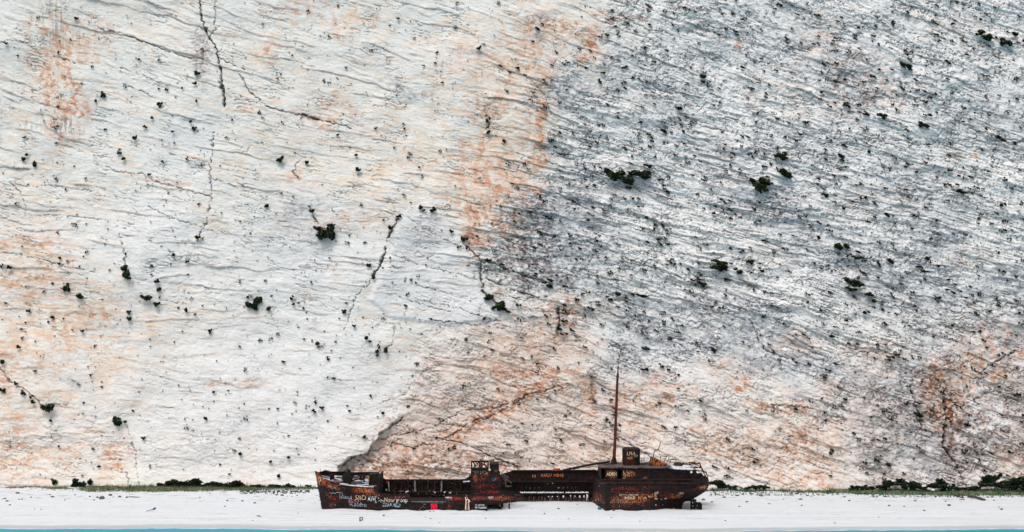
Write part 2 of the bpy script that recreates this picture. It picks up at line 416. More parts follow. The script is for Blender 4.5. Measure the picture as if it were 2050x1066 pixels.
for b in [(1150, 195, 55, 28, 10, .75), (1240, 92, 60, 30, 15, .45), (1110, 420, 90, 60, 20, .7), (1085, 480, 60, 80, 0, .8), (1140, 530, 80, 60, 10, .85), (1180, 440, 60, 40, 20, .6),
          (1190, 340, 120, 20, 22, .4), (1080, 90, 40, 16, 20, .4), (1590, 470, 90, 60, 30, .6), (1530, 420, 80, 40, 25, .45), (1860, 490, 60, 70, 0, .6), (1840, 410, 90, 40, 10, .35),
          (1690, 180, 50, 90, 0, .5), (1620, 90, 90, 60, 0, .35), (1510, 690, 110, 60, 15, .75), (1480, 650, 80, 50, 0, .6), (1590, 730, 80, 40, 20, .6), (1820, 560, 70, 60, 0, .5),
          (2020, 600, 60, 50, 0, .7), (2030, 660, 40, 50, 0, .6), (1740, 560, 60, 70, 0, .4), (1400, 290, 140, 40, 15, .35), (1600, 290, 80, 30, 0, .4), (1960, 250, 120, 40, 0, .3), (1790, 345, 60, 50, 0, .35),
          (1320, 190, 90, 60, 20, .3), (1290, 600, 110, 40, 20, .5), (1360, 690, 110, 40, 15, .5), (1270, 700, 60, 50, 0, .4), (1420, 95, 60, 60, 0, .3),
          (1850, 810, 50, 120, 0, .6), (1890, 900, 60, 60, 0, .5), (1780, 850, 60, 90, 0, .35), (480, 45, 30, 14, 0, .2), (820, 190, 40, 14, 15, .4), (1065, 40, 30, 14, 20, .6),
          (790, 180, 20, 30, -50, .4), (590, 455, 60, 60, 10, .3), (410, 105, 26, 50, 0, .5), (830, 475, 40, 50, 0, .2), (130, 590, 120, 14, 3, .3), (230, 655, 60, 12, 5, .4), (610, 410, 60, 14, 5, .4)]:
    m = blob(*b[:5], soft=.7, jit=.9) * b[5]
    mix(m * sst(n2 + 0.8 * n3 + 0.5 * nbed + 0.5, -0.1, 0.8) * 1.0, c3(180, 182, 188))
    mix(m * sst(n3 + 0.5 * n2 + 0.5 * nbed, -0.02, 0.36) * 0.8, DBLUE)
for b in [(1300, 40, 110, 50, 10, .8), (1420, 240, 110, 40, 18, .8), (1250, 250, 90, 40, 20, .6), (1450, 500, 130, 50, 20, .8), (1300, 500, 110, 36, 24, .7), (1400, 430, 100, 30, 24, .7), (1950, 340, 150, 46, 12, .8), (1860, 60, 160, 34, 10, .7),
          (1740, 640, 110, 36, 15, .7), (1260, 570, 100, 26, 22, .6), (1990, 470, 90, 50, 10, .7), (1720, 430, 90, 40, 16, .6), (1500, 180, 120, 30, 18, .5), (1180, 290, 70, 30, 20, .6), (1640, 620, 80, 40, 20, .6), (1760, 250, 120, 26, 15, .6), (1950, 600, 70, 40, 10, .5), (1330, 330, 90, 26, 22, .6)]:
    mix(blob(*b[:5], soft=.8, jit=.9) * b[5] * right * sst(nbed + .6 * n2 + .25 * n3, -.45, .2), c3(234, 231, 228))
# iron stains, following the beds
nbd = fbm(along / 42, T / 6.0, 4, 245, 0.65)
for b in [(125, 175, 34, 95, 0, .9, 1), (95, 120, 45, 70, 0, .5, 1), (165, 80, 50, 50, 0, .35, 1), (150, 200, 30, 50, 0, .5, 1), (535, 105, 24, 26, 0, .6, 1), (620, 20, 60, 30, 0, .4, 1), (690, 55, 20, 30, 0, .4, 1),
          (1180, 85, 14, 40, 20, .95, 0), (1120, 62, 60, 12, 12, .6, 0), (1062, 110, 14, 50, 0, .7, 1), (1150, 60, 50, 14, 5, .5, 0), (1250, 32, 60, 10, 8, .5, 0),
          (1040, 180, 40, 20, 0, .3, 0), (975, 215, 28, 30, 0, .6, 0), (965, 300, 22, 26, 0, .6, 1), (1075, 300, 18, 80, 0, .9, 1), (1010, 400, 60, 60, 0, .6, 1), (1020, 460, 30, 40, 0, .5, 1), (960, 340, 50, 60, 0, .45, 1), (1060, 250, 30, 60, 0, .4, 1), (1075, 120, 30, 80, 0, .45, 1), (1050, 340, 40, 16, -30, .6, 0), (1000, 385, 36, 14, -15, .8, 0),
          (962, 430, 26, 70, 0, .85, 1), (970, 480, 26, 18, 0, .8, 0), (990, 340, 40, 30, 0, .4, 0), (640, 235, 50, 10, 15, .6, 0), (655, 245, 22, 14, 0, .5, 0), (680, 205, 40, 14, 10, .4, 0),
          (1130, 640, 20, 42, 20, .95, 0), (1100, 620, 60, 24, 0, .4, 1), (1060, 690, 90, 40, 0, .4, 0), (1090, 760, 100, 22, 4, .85, 0), (1045, 790, 60, 18, -15, .8, 0), (1020, 740, 60, 30, 0, .4, 1),
          (950, 850, 80, 18, -28, .85, 0), (900, 875, 50, 14, -30, .7, 0), (1000, 825, 50, 14, -10, .7, 0), (800, 885, 40, 10, 10, .7, 0), (1195, 790, 10, 40, 0, .9, 1), (1180, 800, 16, 36, 0, .5, 1),
          (1250, 790, 34, 22, 0, .6, 0), (1330, 790, 40, 34, 0, .5, 0), (1300, 850, 50, 30, 0, .3, 0), (1180, 900, 60, 40, 0, .3, 0), (960, 920, 60, 10, 18, .6, 0), (1010, 950, 40, 12, 15, .6, 0),
          (770, 940, 70, 26, -10, .5, 0), (840, 935, 80, 26, 0, .5, 0), (1480, 770, 24, 14, 0, .8, 0), (1430, 740, 40, 14, -10, .35, 0), (1560, 812, 60, 12, 4, .8, 0), (1540, 870, 44, 34, 0, .3, 1), (1585, 890, 26, 50, 0, .7, 1),
          (1650, 770, 24, 20, 0, .6, 0), (1620, 850, 50, 40, 0, .3, 0), (1450, 880, 60, 30, 15, .55, 0), (1500, 920, 90, 24, 12, .4, 0), (1640, 940, 30, 40, 10, .5, 0), (1600, 960, 60, 20, 0, .4, 0),
          (1880, 800, 34, 70, 0, .85, 1), (1940, 730, 34, 24, -20, .85, 0), (1960, 690, 60, 50, 0, .45, 1), (1900, 770, 50, 40, 0, .4, 0), (1850, 760, 26, 40, 0, .6, 0), (2035, 710, 26, 14, -30, .9, 0), (1990, 750, 24, 16, -30, .7, 0),
          (1945, 317, 10, 7, -30, .95, 0), (1905, 322, 16, 7, 0, .7, 0), (1635, 75, 40, 40, 0, .25, 0), (1700, 160, 60, 60, 0, .22, 0), (1770, 190, 50, 30, 0, .25, 0), (1900, 60, 60, 20, 0, .15, 0), (1480, 100, 14, 12, 0, .7, 0),
          (60, 560, 70, 30, 0, .55, 0), (180, 632, 50, 12, 0, .6, 1), (40, 500, 60, 20, 0, .35, 0), (10, 750, 30, 60, 0, .5, 0), (20, 870, 50, 40, 0, .5, 0), (140, 905, 30, 12, -20, .7, 0), (225, 925, 30, 24, -30, .7, 0), (60, 930, 80, 30, 0, .4, 0),
          (90, 650, 60, 100, 0, .3, 1), (475, 770, 50, 7, 0, .5, 0), (320, 370, 60, 6, 12, .5, 0), (390, 320, 50, 6, 20, .4, 0), (700, 440, 60, 20, 0, .35, 0), (590, 355, 14, 14, 0, .6, 0), (30, 485, 40, 14, 0, .4, 0), (100, 490, 20, 20, 0, .5, 0),
          (1030, 130, 90, 50, 0, .3, 0), (930, 110, 90, 60, 0, .2, 0), (2030, 920, 30, 20, 0, .5, 0), (1740, 690, 60, 20, 0, .3, 0), (1600, 690, 40, 20, 0, .4, 0)]:
    m = blob(*b[:5], soft=.65, jit=.7) * b[5]
    nn = (nstr * 0.9 + 0.4 * n3 + 0.3 * nbd) if b[6] else (n2 * 0.45 + n3 * 0.6 + 0.8 * nbd)
    mix(m * sst(nn, -0.35, 0.3), PEACH * 0.97)
    mix(m * sst(nn, -0.14, 0.34), ORANGE)
    mix(m * m * sst(nn, 0.06, 0.38) * 0.9, RUST)
for b in [(1005, 550, 42, 44, 10, .7), (1080, 765, 70, 12, 4, .6), (1040, 800, 60, 6, -14, .7), (930, 860, 70, 6, -28, .6), (1000, 930, 70, 6, 18, .7), (1060, 480, 50, 60, 0, .7), (1100, 560, 50, 30, 0, .5), (1120, 640, 12, 40, 15, 1.0), (1195, 790, 8, 36, 0, .8), (1880, 800, 30, 80, 0, 1.0), (1900, 860, 30, 60, 0, .8), (2010, 780, 40, 30, 0, .4), (1600, 880, 30, 40, 0, .5), (1560, 815, 50, 8, 4, .6), (1830, 820, 14, 60, 0, .6), (1850, 760, 20, 30, 0, .7), (840, 930, 120, 30, 0, .65), (740, 930, 60, 22, -15, .85),
          (1000, 915, 60, 14, 18, .5), (410, 110, 16, 40, 0, .6), (1930, 870, 60, 50, 0, .5), (1750, 820, 60, 60, 0, .35), (1460, 900, 80, 40, 0, .35), (960, 210, 30, 30, 0, .4), (1690, 210, 30, 30, 0, .4), (1100, 45, 60, 12, 15, .5), (620, 232, 20, 6, 10, .8)]:
    m = blob(*b[:5], soft=.6, jit=.6) * b[5]
    mix(m * sst(n3 + 0.5 * n2, -0.25, 0.3) * 0.85, BROWN)
    mix(m * sst(n3, 0.15, 0.4) * 0.5, DARK)
# water stains: dark vertical drips at the upper left
drip = sst(fbm(U / 4.5 + 0.6 * NZ, V / 60, 3, 250, 0.7) + 0.25 * NZ, 0.02, 0.30)
for b in [(105, 40, 30, 45, 0, .8), (85, 250, 60, 14, 0, .9), (130, 255, 30, 20, 0, .9), (150, 60, 50, 40, 0, .5)]:
    mix(blob(*b[:5], soft=.5) * b[5] * drip * 0.5, c3(92, 92, 96))
# soil and roots in cracks and along some bedding joints
mix(soil * 0.95, DARK)
mix(J * (0.34 + 0.06 * rough) * sst(noise(U / 30, V / 30, 260), -0.3, 0.3), BROWN * 0.7)
mix(dline * 0.30 * left, c3(176, 140, 120)); mix(dline2 * 0.40 * (0.6 + 0.4 * left), c3(150, 112, 92)); mix(dline1 * 0.55 * left, c3(150, 112, 92))
mix(right * np.maximum(dline, dline2) * 0.45, c3(84, 84, 84))
tuft = sst(noise(along / 7.5, T / 2.6, 262) + 0.55 * nb3 + 0.3 * nb2 + 0.3 * n2, 0.60, 0.67)
mix(right * tuft * 0.95, c3(36, 42, 38))
mix(np.clip(rough - 0.3, 0, 1) * (1 - right) * sst(noise(along / 5, T / 3.0, 263) + 0.5 * n2, 0.5, 0.66) * 0.6, DARK)
lich = sst(noise(along / 26, T / 4.0, 264) + 0.4 * n3, 0.25, 0.5)
mix(right * lich * 0.45, c3(150, 150, 152))
col *= 0.92

PXc = BX.copy(); PYc = BY - D; PZc = BZ.copy()
# the foot follows the strip of grass: nearer on the right
PYc -= 3.0 * sst(U, 1300, 1900)
# top of the visible wall rolls back to the plateau
PYc[0] += 90; PYc[0:1] += 0
PZc[0] = PZc[1] + 2
nv, nu = U.shape
idx = np.arange(nv * nu).reshape(nv, nu)
faces = np.stack([idx[:-1, :-1], idx[1:, :-1], idx[1:, 1:], idx[:-1, 1:]], -1).reshape(-1, 4)
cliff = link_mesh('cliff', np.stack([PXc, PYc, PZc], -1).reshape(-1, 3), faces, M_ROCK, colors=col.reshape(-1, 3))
tag(cliff, 'pale limestone cliff wall streaked with orange and grey rock behind the shipwreck', 'cliff', kind='structure')

def wall(px, py):
    """point on the rock face that shows at a photo pixel, and its outward normal"""
    i = min(max(int(np.searchsorted(vs, py)), 1), nv - 2); j = min(max(int(np.searchsorted(us, px)), 1), nu - 2)
    return Vector((float(PXc[i, j]), float(PYc[i - 2:i + 3, j - 2:j + 3].min()), float(PZc[i, j])))
# ------------------------------------------------------------------ beach, bank of grass, water
xs = np.concatenate([np.linspace(-3000, -130, 24), np.arange(-128, 128, 0.5), np.linspace(130, 3000, 24)])
ys = np.concatenate([np.linspace(-2500, -40, 18), np.arange(-38, -22, 0.5), np.arange(-22, 40, 0.22), np.linspace(41, 1500, 14)])
X, Y = np.meshgrid(xs, ys)
wl = -0.9 + 1.3 * np.sin(X / 19.0 + 0.7) + 0.9 * noise(X / 30.0, X * 0 + 7.7, 303) + 0.7 * noise(X / 9.0, X * 0 + 3.3, 301) + 0.25 * noise(X / 2.4, X * 0 + 1.3, 302)   # wandering shoreline
Z = ground_z(Y + wl * sst(-np.abs(Y + 16), -9, -1))
near = (np.abs(X) < 129) & (Y > -38) & (Y < 40)
bumps = 0.10 * fbm(X / 3.0, Y / 1.6, 3, 305) * sst(Y, -10, 8) + 0.10 * np.clip(fbm(X / 0.9, Y / 0.7, 2, 306) - 0.1, 0, 1) * sst(Y, 5, 12)
bumps += 0.10 * sst(fbm(X / 30, Y / 1.2, 2, 308), -0.1, 0.2) * sst(Y, -14, -10) * (1 - sst(Y, -6, 0))
Z = Z + np.where(near, bumps, 0)
Z += np.where(near, 0.22 * np.clip(noise(X / 2.3, Y * 0 + .5, 340) + .4 * noise(X / .8, Y * 0 + .5, 341), -.6, 1) * np.exp(-((Y + 0.3) / 1.1) ** 2), 0)   # sand drifted against the hull
# sand heaped in and behind the broken hold
Z += 0.25 * np.exp(-((X - 3) / 12.0) ** 2 - ((Y - 6.2) / 2.2) ** 2)
for cx_, cy_, d_ in ((-24.2, 5.2, .7), (23.0, 5.0, .75)): Z -= d_ * np.exp(-((X - cx_) / 3.2) ** 2 - ((Y - cy_) / 2.6) ** 2)   # scour round the ends of the hull
gc = np.empty(X.shape + (3,), np.float32)
gc[:] = np.array(lin(207, 210, 215))
def gmix(m, c):
    m = np.clip(m, 0, 1)[..., None]; gc[:] = gc * (1 - m) + np.array(lin(*c), dtype=np.float32) * m
gmix(sst(fbm(X / 40, Y / 2.0, 3, 310), -0.1, 0.4) * (1 - sst(Y, -6, 0)) * 0.5, (198, 199, 202))
gmix(sst(fbm(X / 25, Y / 0.8, 3, 311), 0.05, 0.4) * 0.35, (192, 192, 195))
for yy_, am in ((-3.6, .5), (-7.5, .3), (3.5, .25)):      # drift lines
    gmix(np.exp(-((Y - yy_ - .8 * noise(X / 14, X * 0 + yy_, 345)) / .22) ** 2) * sst(noise(X / 3.0, Y, 346) + .5 * noise(X / .7, Y / .4, 347), .05, .4) * am, (120, 118, 116))
gmix(sst(noise(X / .55, Y / .45, 348) + .5 * noise(X / 6, Y / 2, 349), .62, .8) * sst(Y, -11, -8) * .3, (150, 150, 150))     # footprints and pebbles
gmix(sst(-(Y + wl), 13.2, 14.6) * 0.55, (150, 154, 155))                   # wet sand by the water
gmix(sst(fbm(X / 1.3, Y / 1.0, 3, 312), 0.22, 0.36) * sst(Y, 6, 12) * 0.55, (120, 119, 119))   # pebbles and scuffed sand up the beach
gmix(sst(-(Y + wl), 16.5, 19) , (120, 190, 205))
M_SAND = mat_attr('beach_sand', 3.0, 0.035, 0.35, 5.0, rough=0.95, spec=0.1)
nv2, nu2 = X.shape
ix = np.arange(nv2 * nu2).reshape(nv2, nu2)
fc = np.stack([ix[:-1, :-1], ix[:-1, 1:], ix[1:, 1:], ix[1:, :-1]], -1).reshape(-1, 4)
beach = link_mesh('beach', np.stack([X, Y, Z], -1).reshape(-1, 3), fc, M_SAND, colors=gc.reshape(-1, 3), smooth=True)
tag(beach, 'white sand beach in front of the cliff', 'beach', kind='structure')

def gz(x, y):
    j = min(max(int(np.searchsorted(xs, x)), 0), nu2 - 1); i = min(max(int(np.searchsorted(ys, y)), 0), nv2 - 1)
    return float(Z[i, j])

# turquoise water
wx = np.concatenate([np.linspace(-3000, -110, 20), np.arange(-108, 108, 0.35), np.linspace(110, 3000, 20)])
wy = np.concatenate([np.linspace(-2500, -34, 24), np.arange(-33, -12, 0.22)])
WX, WY = np.meshgrid(wx, wy)
WZ = -0.37 + 0.035 * fbm(WX / 2.2, WY / 0.9, 3, 320) * (WY > -34)
nvw, nuw = WX.shape; ix = np.arange(nvw * nuw).reshape(nvw, nuw)
fc = np.stack([ix[:-1, :-1], ix[:-1, 1:], ix[1:, 1:], ix[1:, :-1]], -1).reshape(-1, 4)
wlx = -0.9 + 1.3 * np.sin(WX / 19.0 + 0.7) + 0.9 * noise(WX / 30.0, WX * 0 + 7.7, 303) + 0.7 * noise(WX / 9.0, WX * 0 + 3.3, 301) + 0.25 * noise(WX / 2.4, WX * 0 + 1.3, 302)
e = WY + wlx
wc = np.empty(WX.shape + (3,), np.float32)
deep = np.array(lin(34, 140, 166)); shal = np.array(lin(76, 160, 178)); foam = np.array(lin(208, 214, 216))
m = sst(-e, 16.5, 18.2)[..., None]
pat = sst(fbm(WX / 7, WY / 2.0, 3, 322), -0.3, 0.3)[..., None]
wc[:] = shal * (1 - m) + deep * m; wc[:] = wc * (1 - .35 * pat) + np.array(lin(30, 144, 174)) * .35 * pat
fm = (sst(e + 0.5 * fbm(WX / 1.2, WY / 0.6, 3, 323), -16.75, -16.35))[..., None]
wc[:] = wc * (1 - fm) + foam * fm
M_WATER = mat_attr('sea_water', 1.2, 0.10, 0.25, 1.4, rough=0.5, spec=0.2, stretch=(0.5, 1, 1))
water = link_mesh('water', np.stack([WX, WY, WZ], -1).reshape(-1, 3), fc, M_WATER, colors=wc.reshape(-1, 3), smooth=True)
tag(water, 'turquoise water edge with a thin line of foam', 'sea', kind='structure')

# low bank at the foot of the wall (earth under the grass)
def bank_front(px):
    # photo row of the lower edge of the grass
    return float(np.interp(px, [-900, 0, 60, 150, 330, 480, 620, 1000, 1420, 1600, 1760, 1900, 2050, 2950], [979, 979, 981, 986, 986, 984, 981, 983, 985, 987, 992, 994, 993, 990]))
bx = np.arange(-130, 130.1, 0.6)
vrt = []; NB = 9
for i, x in enumerate(bx):
    px0 = 1025 + x * F / 218.0
    p = G(px0, bank_front(px0)); yf = p.y + 0.5 * float(noise(x / 1.7, 0.5, 330)) + 0.3 * float(noise(x / 0.6, 0.5, 331))
    h = 0.30 + 0.2 * float(noise(x / 6.0, 1.5, 332)) + 0.35 * float(sst(x, 30, 48)); h *= 0.55 + 0.45 * float(sst(px0, 60, 240))
    for k in range(NB):
        t = k / (NB - 1)
        y = yf + t * (30 - yf)
        vrt.append((x, y, float(ground_z(yf)) - 0.12 + h * math.sin(min(t * 2.4, 1) * math.pi / 2) + 0.06 * float(noise(x * 1.3, y * 2.1, 333)) * (k > 0)))
fcs = []
for i in range(len(bx) - 1):
    for k in range(NB - 1):
        a = i * NB + k; fcs.append((a, a + NB, a + NB + 1, a + 1))
M_EARTH = mat_noise('bank_earth', lin(62, 84, 52), lin(120, 118, 96), 1.5, 1.0, bump=0.5)
bank = link_mesh('grass_bank', vrt, fcs, M_EARTH, smooth=True)
tag(bank, 'low earth bank between the sand and the foot of the cliff', 'bank', kind='structure')

# grass tufts on the bank: nobody could count the blades
rg = np.random.RandomState(5)
def blades(n, xr, fn, hh, ww):
    vv = []; ff = []; cc = []
    for i in range(n):
        x, y, z, hs, c = fn()
        h = hh * (0.5 + rg.rand()) * hs; w = ww * (0.6 + 0.8 * rg.rand()); a = rg.rand() * math.pi
        dx, dy = math.cos(a) * w, math.sin(a) * w * 0.5; lx, ly = rg.randn() * h * 0.35, rg.randn() * h * 0.35
        b = len(vv); vv += [(x - dx, y - dy, z - 0.05), (x + dx, y + dy, z - 0.05), (x + lx, y + ly, z + h)]; ff.append((b, b + 1, b + 2)); cc += [c] * 3
    return vv, ff, cc
greens = [lin(120, 112, 84), lin(70, 74, 54), lin(92, 92, 66), lin(70, 88, 56), lin(92, 104, 70), lin(50, 68, 48), lin(120, 122, 90), lin(60, 84, 62)]
gr_r = [lin(50, 92, 66), lin(62, 104, 72), lin(40, 74, 56), lin(84, 110, 70), lin(36, 60, 48)]
def onbank():
    x = rg.uniform(-125, 125); i = int((x + 130) / 0.6); px0 = 1025 + x * F / 218.0
    while px0 < 170 and rg.rand() > 0.08 + px0 / 800:
        x = rg.uniform(-125, 125); i = int((x + 130) / 0.6); px0 = 1025 + x * F / 218.0
    t = rg.rand() ** 1.3 * 0.8; k = t * (NB - 1); k0 = int(k); v = vrt[i * NB + k0]; w = vrt[i * NB + min(k0 + 1, NB - 1)]; q = k - k0
    y = v[1] * (1 - q) + w[1] * q; z = v[2] * (1 - q) + w[2] * q
    q_ = greens if px0 < 1300 else gr_r
    return x, y, z, .55 + .8 * max(0., float(noise(x / 1.6, .5, 350)) + .4), q_[rg.randint(len(q_))]
M_LEAF = mat_attr('grass_leaf', 2.0, 0.25, 0.0, 5.0, rough=0.8, spec=0.1)
vv, ff, cc = blades(30000, None, onbank, 0.34, 0.05)
grass = link_mesh('grass', vv, np.array(ff), M_LEAF, colors=np.array(cc))
tag(grass, 'strip of green grass along the foot of the cliff', 'grass', kind='stuff')
# ------------------------------------------------------------------ shrubs on the wall
def shrub_mesh(seed, nlobe, leafn, flat=0.8, hue=0):
    """a lumpy crown of many small leaf faces round short twigs, about 1 m across"""
    r = np.random.RandomState(seed)
    lob = [(r.uniform(-.36, .36), r.uniform(-.18, .12), r.uniform(-.26, .26) * flat, r.uniform(.10, .26)) for _ in range(nlobe)]
    base = [(16, 28, 20), (24, 38, 26), (34, 48, 30), (12, 22, 17), (44, 56, 34)]
    vv = []; ff = []; cc = []
    for i in range(leafn):
        L = lob[r.randint(nlobe)]
        d = r.randn(3); d /= np.linalg.norm(d); rr = L[3] * (0.55 + 0.5 * r.rand())
        c = np.array(L[:3]) + d * rr * np.array([1, .8, flat])
        a = r.randn(3); a /= np.linalg.norm(a); b = np.cross(a, d); b /= np.linalg.norm(b) + 1e-6
        s = r.uniform(.05, .12)
        k = len(vv); vv += [tuple(c - a * s), tuple(c + b * s * .7), tuple(c + a * s), tuple(c - b * s * .7)]
        ff.append((k, k + 1, k + 2, k + 3))
        q = base[r.randint(5)] if r.rand() > .06 + hue else (70, 84, 44); cc += [lin(*q)] * 4
    for _ in range(5):                                # twigs
        L = lob[r.randint(nlobe)]; e = np.array(L[:3]); s = np.array([0, .3, -.1]); w = .012
        k = len(vv); vv += [tuple(s - [w, 0, 0]), tuple(s + [w, 0, 0]), tuple(e + [w, 0, 0]), tuple(e - [w, 0, 0])]; ff.append((k, k + 1, k + 2, k + 3)); cc += [lin(60, 48, 38)] * 4
    return vv, ff, cc
M_SHRUB = mat_attr('shrub_leaves', 4.0, 0.3, 0.0, 5.0, rough=0.7, spec=0.15)
protos = []
for s in range(8):
    vv, ff, cc = shrub_mesh(100 + s, 5 + s % 4, 360 + 70 * (s % 3), (0.65, 0.8, 1.0, 0.6)[s % 4], 0.25 if s == 5 else 0)
    me = bpy.data.meshes.new('shrub'); me.from_pydata(vv, [], ff); me.materials.append(M_SHRUB)
    at = me.color_attributes.new('col', 'FLOAT_COLOR', 'POINT'); c4 = np.ones((len(vv), 4), np.float32); c4[:, :3] = cc; at.data.foreach_set('color', c4.ravel())
    protos.append(me)

R = []
def reg(x0, y0, k, lst):
    for a in lst: R.append((x0 + a[0] / k, y0 + a[1] / k, a[2] / k * 1.15))
reg(0, 0, 1.974, [(300,72,8),(347,85,5),(272,122,4),(383,148,4),(537,230,5),(965,12,5),(1155,218,6),(972,230,5),(1165,172,4),(780,293,14),(770,333,8),(718,350,7),(697,385,5),(660,355,7),(632,415,9),(684,522,7),(778,400,7),(752,482,7),(768,510,8),(686,565,6),(535,543,12),(572,502,8),(600,466,8),(404,376,10),(376,398,7),(322,330,6),(124,355,6),(88,627,10),(136,648,10),(100,608,8),(206,692,4),(105,728,5),(168,718,4),(220,640,5),(290,655,5),(488,628,10),(470,605,8),(592,690,7),(641,638,7),(740,628,8),(556,740,4),(668,763,6),(698,720,5),(660,795,5),(877,840,6),(788,940,12),(690,1008,11),(743,1032,8),(344,997,7),(302,848,5),(427,905,5),(338,883,5),(641,972,5),(687,912,4),(235,1043,7),(333,1014,5),(505,1005,7),(497,1062,10),(415,965,5),(950,875,6),(1005,855,5),(1107,293,6),(1215,415,5),(1188,467,5),(1332,532,6),(1165,605,5),(1108,632,18),(1210,640,9),(1230,835,12),(1295,925,26),(1255,905,16),(1050,812,14),(990,920,6),(1145,975,5),(1055,775,4),(870,655,5),(828,700,4),(1302,1020,6),(1378,960,6),(240,1020,7),(90,972,5),(40,1055,10),(8,1050,8),(265,855,4),(10,685,5),(28,175,8)])
reg(0, 530, 1.989, [(508,30,20),(520,52,14),(212,72,7),(268,92,14),(322,125,18),(104,85,5),(580,132,18),(632,97,14),(625,156,16),(628,65,10),(606,40,6),(112,182,9),(100,228,6),(215,205,12),(195,225,7),(255,215,6),(515,215,12),(513,190,8),(468,235,4),(288,258,6),(330,265,9),(398,285,5),(750,40,6),(733,103,4),(817,90,5),(742,180,11),(710,172,7),(775,197,7),(805,162,6),(840,262,8),(725,264,5),(596,295,5),(693,307,6),(145,305,5),(82,328,8),(15,385,12),(70,472,9),(98,510,9),(130,522,9),(138,545,8),(18,497,12),(192,570,20),(205,618,8),(332,550,6),(328,592,5),(378,565,4),(405,487,6),(404,465,5),(352,405,5),(378,405,4),(565,455,4),(711,480,5),(529,582,7),(470,622,18),(495,625,8),(447,665,4),(571,691,8),(735,612,5),(767,615,4),(818,611,11),(801,672,4),(235,723,6),(400,680,4),(225,860,10),(320,865,22),(367,862,15),(330,838,6),(958,750,9),(1075,780,8),(1148,765,8),(875,794,6),(915,833,7),(1110,838,9),(1147,680,6),(1104,632,4),(1106,573,7),(1250,580,9),(1282,570,9),(1162,592,5),(1070,573,5),(1003,160,18),(1020,135,20),(1065,172,14),(983,127,7),(1160,130,10),(1165,155,8),(1187,150,6),(1205,170,7),(1218,190,5),(1185,250,5),(1210,295,7),(1240,300,6),(1265,313,10),(1290,265,5),(1335,308,6),(1308,375,7),(1317,342,5),(1352,370,4),(1305,448,4),(1366,185,9),(1380,150,7),(1350,215,5),(1238,68,6),(863,382,5),(876,452,4),(910,500,5),(972,553,5),(953,570,4),(850,543,4),(1183,507,5),(1304,620,6),(440,20,6),(320,8,7),(45,10,6)])
reg(650, 0, 1.974, [(133,672,12),(122,612,8),(98,582,5),(52,533,7),(290,70,8),(253,97,6),(610,195,14),(845,118,12),(645,475,10),(645,520,12),(290,748,4),(516,735,5),(380,820,10),(430,830,10),(340,800,6),(295,855,9),(262,900,10),(500,915,10),(545,945,12),(530,975,8),(97,930,6),(170,1048,7),(130,1000,4),(405,1020,5),(650,1030,10),(700,1045,10),(768,845,8),(1140,695,30),(1190,705,26),(1245,690,26),(1275,655,12),(1278,530,9),(1340,515,14),(1255,590,9),(1180,270,9),(1190,350,9),(1278,25,12),(1280,45,8),(1300,245,7),(1220,310,6),(1098,290,7),(1350,290,6),(1240,815,6),(1326,925,7),(1318,945,7),(1060,985,5),(1137,935,6),(1020,488,4),(980,492,4),(1365,900,5),(1085,148,8)])
reg(650, 440, 1.974, [(555,75,10),(560,110,7),(650,305,20),(690,340,18),(715,355,13),(665,345,10),(765,335,10),(820,298,8),(880,255,18),(890,240,10),(950,262,9),(1015,290,8),(1080,325,6),(1125,310,12),(1155,290,12),(1190,308,9),(1245,300,16),(1220,292,8),(175,180,9),(195,228,9),(260,150,6),(268,248,5),(360,248,6),(318,243,5),(400,180,5),(232,190,6),(74,358,9),(118,418,8),(150,385,5),(188,425,5),(165,465,12),(180,478,8),(215,500,8),(240,515,10),(205,520,8),(295,520,4),(382,450,5),(398,545,4),(110,582,4),(45,482,5),(15,550,5),(88,733,6),(228,762,7),(208,778,5),(113,662,4),(12,620,4),(158,858,7),(925,430,8),(945,400,10),(975,435,8),(935,450,8),(1265,590,12),(1330,577,12),(1355,590,8),(950,773,6),(1048,810,6),(910,825,7),(1008,888,7),(1310,735,5),(1218,715,5),(1095,470,5),(1020,497,4),(1160,550,7),(1365,168,9),(1185,195,5),(895,960,7)])
reg(1350, 0, 1.974, [(1205,155,24),(1180,150,10),(1285,180,18),(1325,145,13),(1368,175,14),(1013,148,9),(1045,165,6),(892,275,20),(838,285,9),(768,312,10),(1130,230,9),(1120,45,6),(627,158,8),(770,155,8),(865,180,4),(325,740,30),(350,722,20),(440,692,26),(412,622,18),(425,630,12),(370,730,10),(333,800,8),(293,610,10),(100,635,8),(110,300,12),(272,265,10),(340,228,8),(240,125,9),(435,150,6),(630,330,10),(600,425,10),(667,422,12),(800,470,14),(955,505,14),(870,500,8),(985,465,10),(1120,488,8),(1265,555,14),(1365,488,12),(1380,385,6),(490,535,8),(510,490,8),(580,775,10),(655,580,9),(645,625,14),(752,605,6),(992,603,6),(712,735,7),(655,827,9),(620,775,7),(825,857,12),(850,885,7),(560,885,10),(640,975,20),(710,1000,12),(700,1022,16),(765,800,7),(175,1040,20),(185,1058,16),(295,1035,12),(110,710,8),(350,660,9),(485,630,6),(840,1035,16),(790,1045,10),(945,1055,8),(1105,765,14),(1065,680,8),(1265,815,12),(1175,750,7),(1280,715,9),(1305,750,8),(1305,912,6),(437,985,6),(480,60,8),(570,370,8),(750,460,12)])
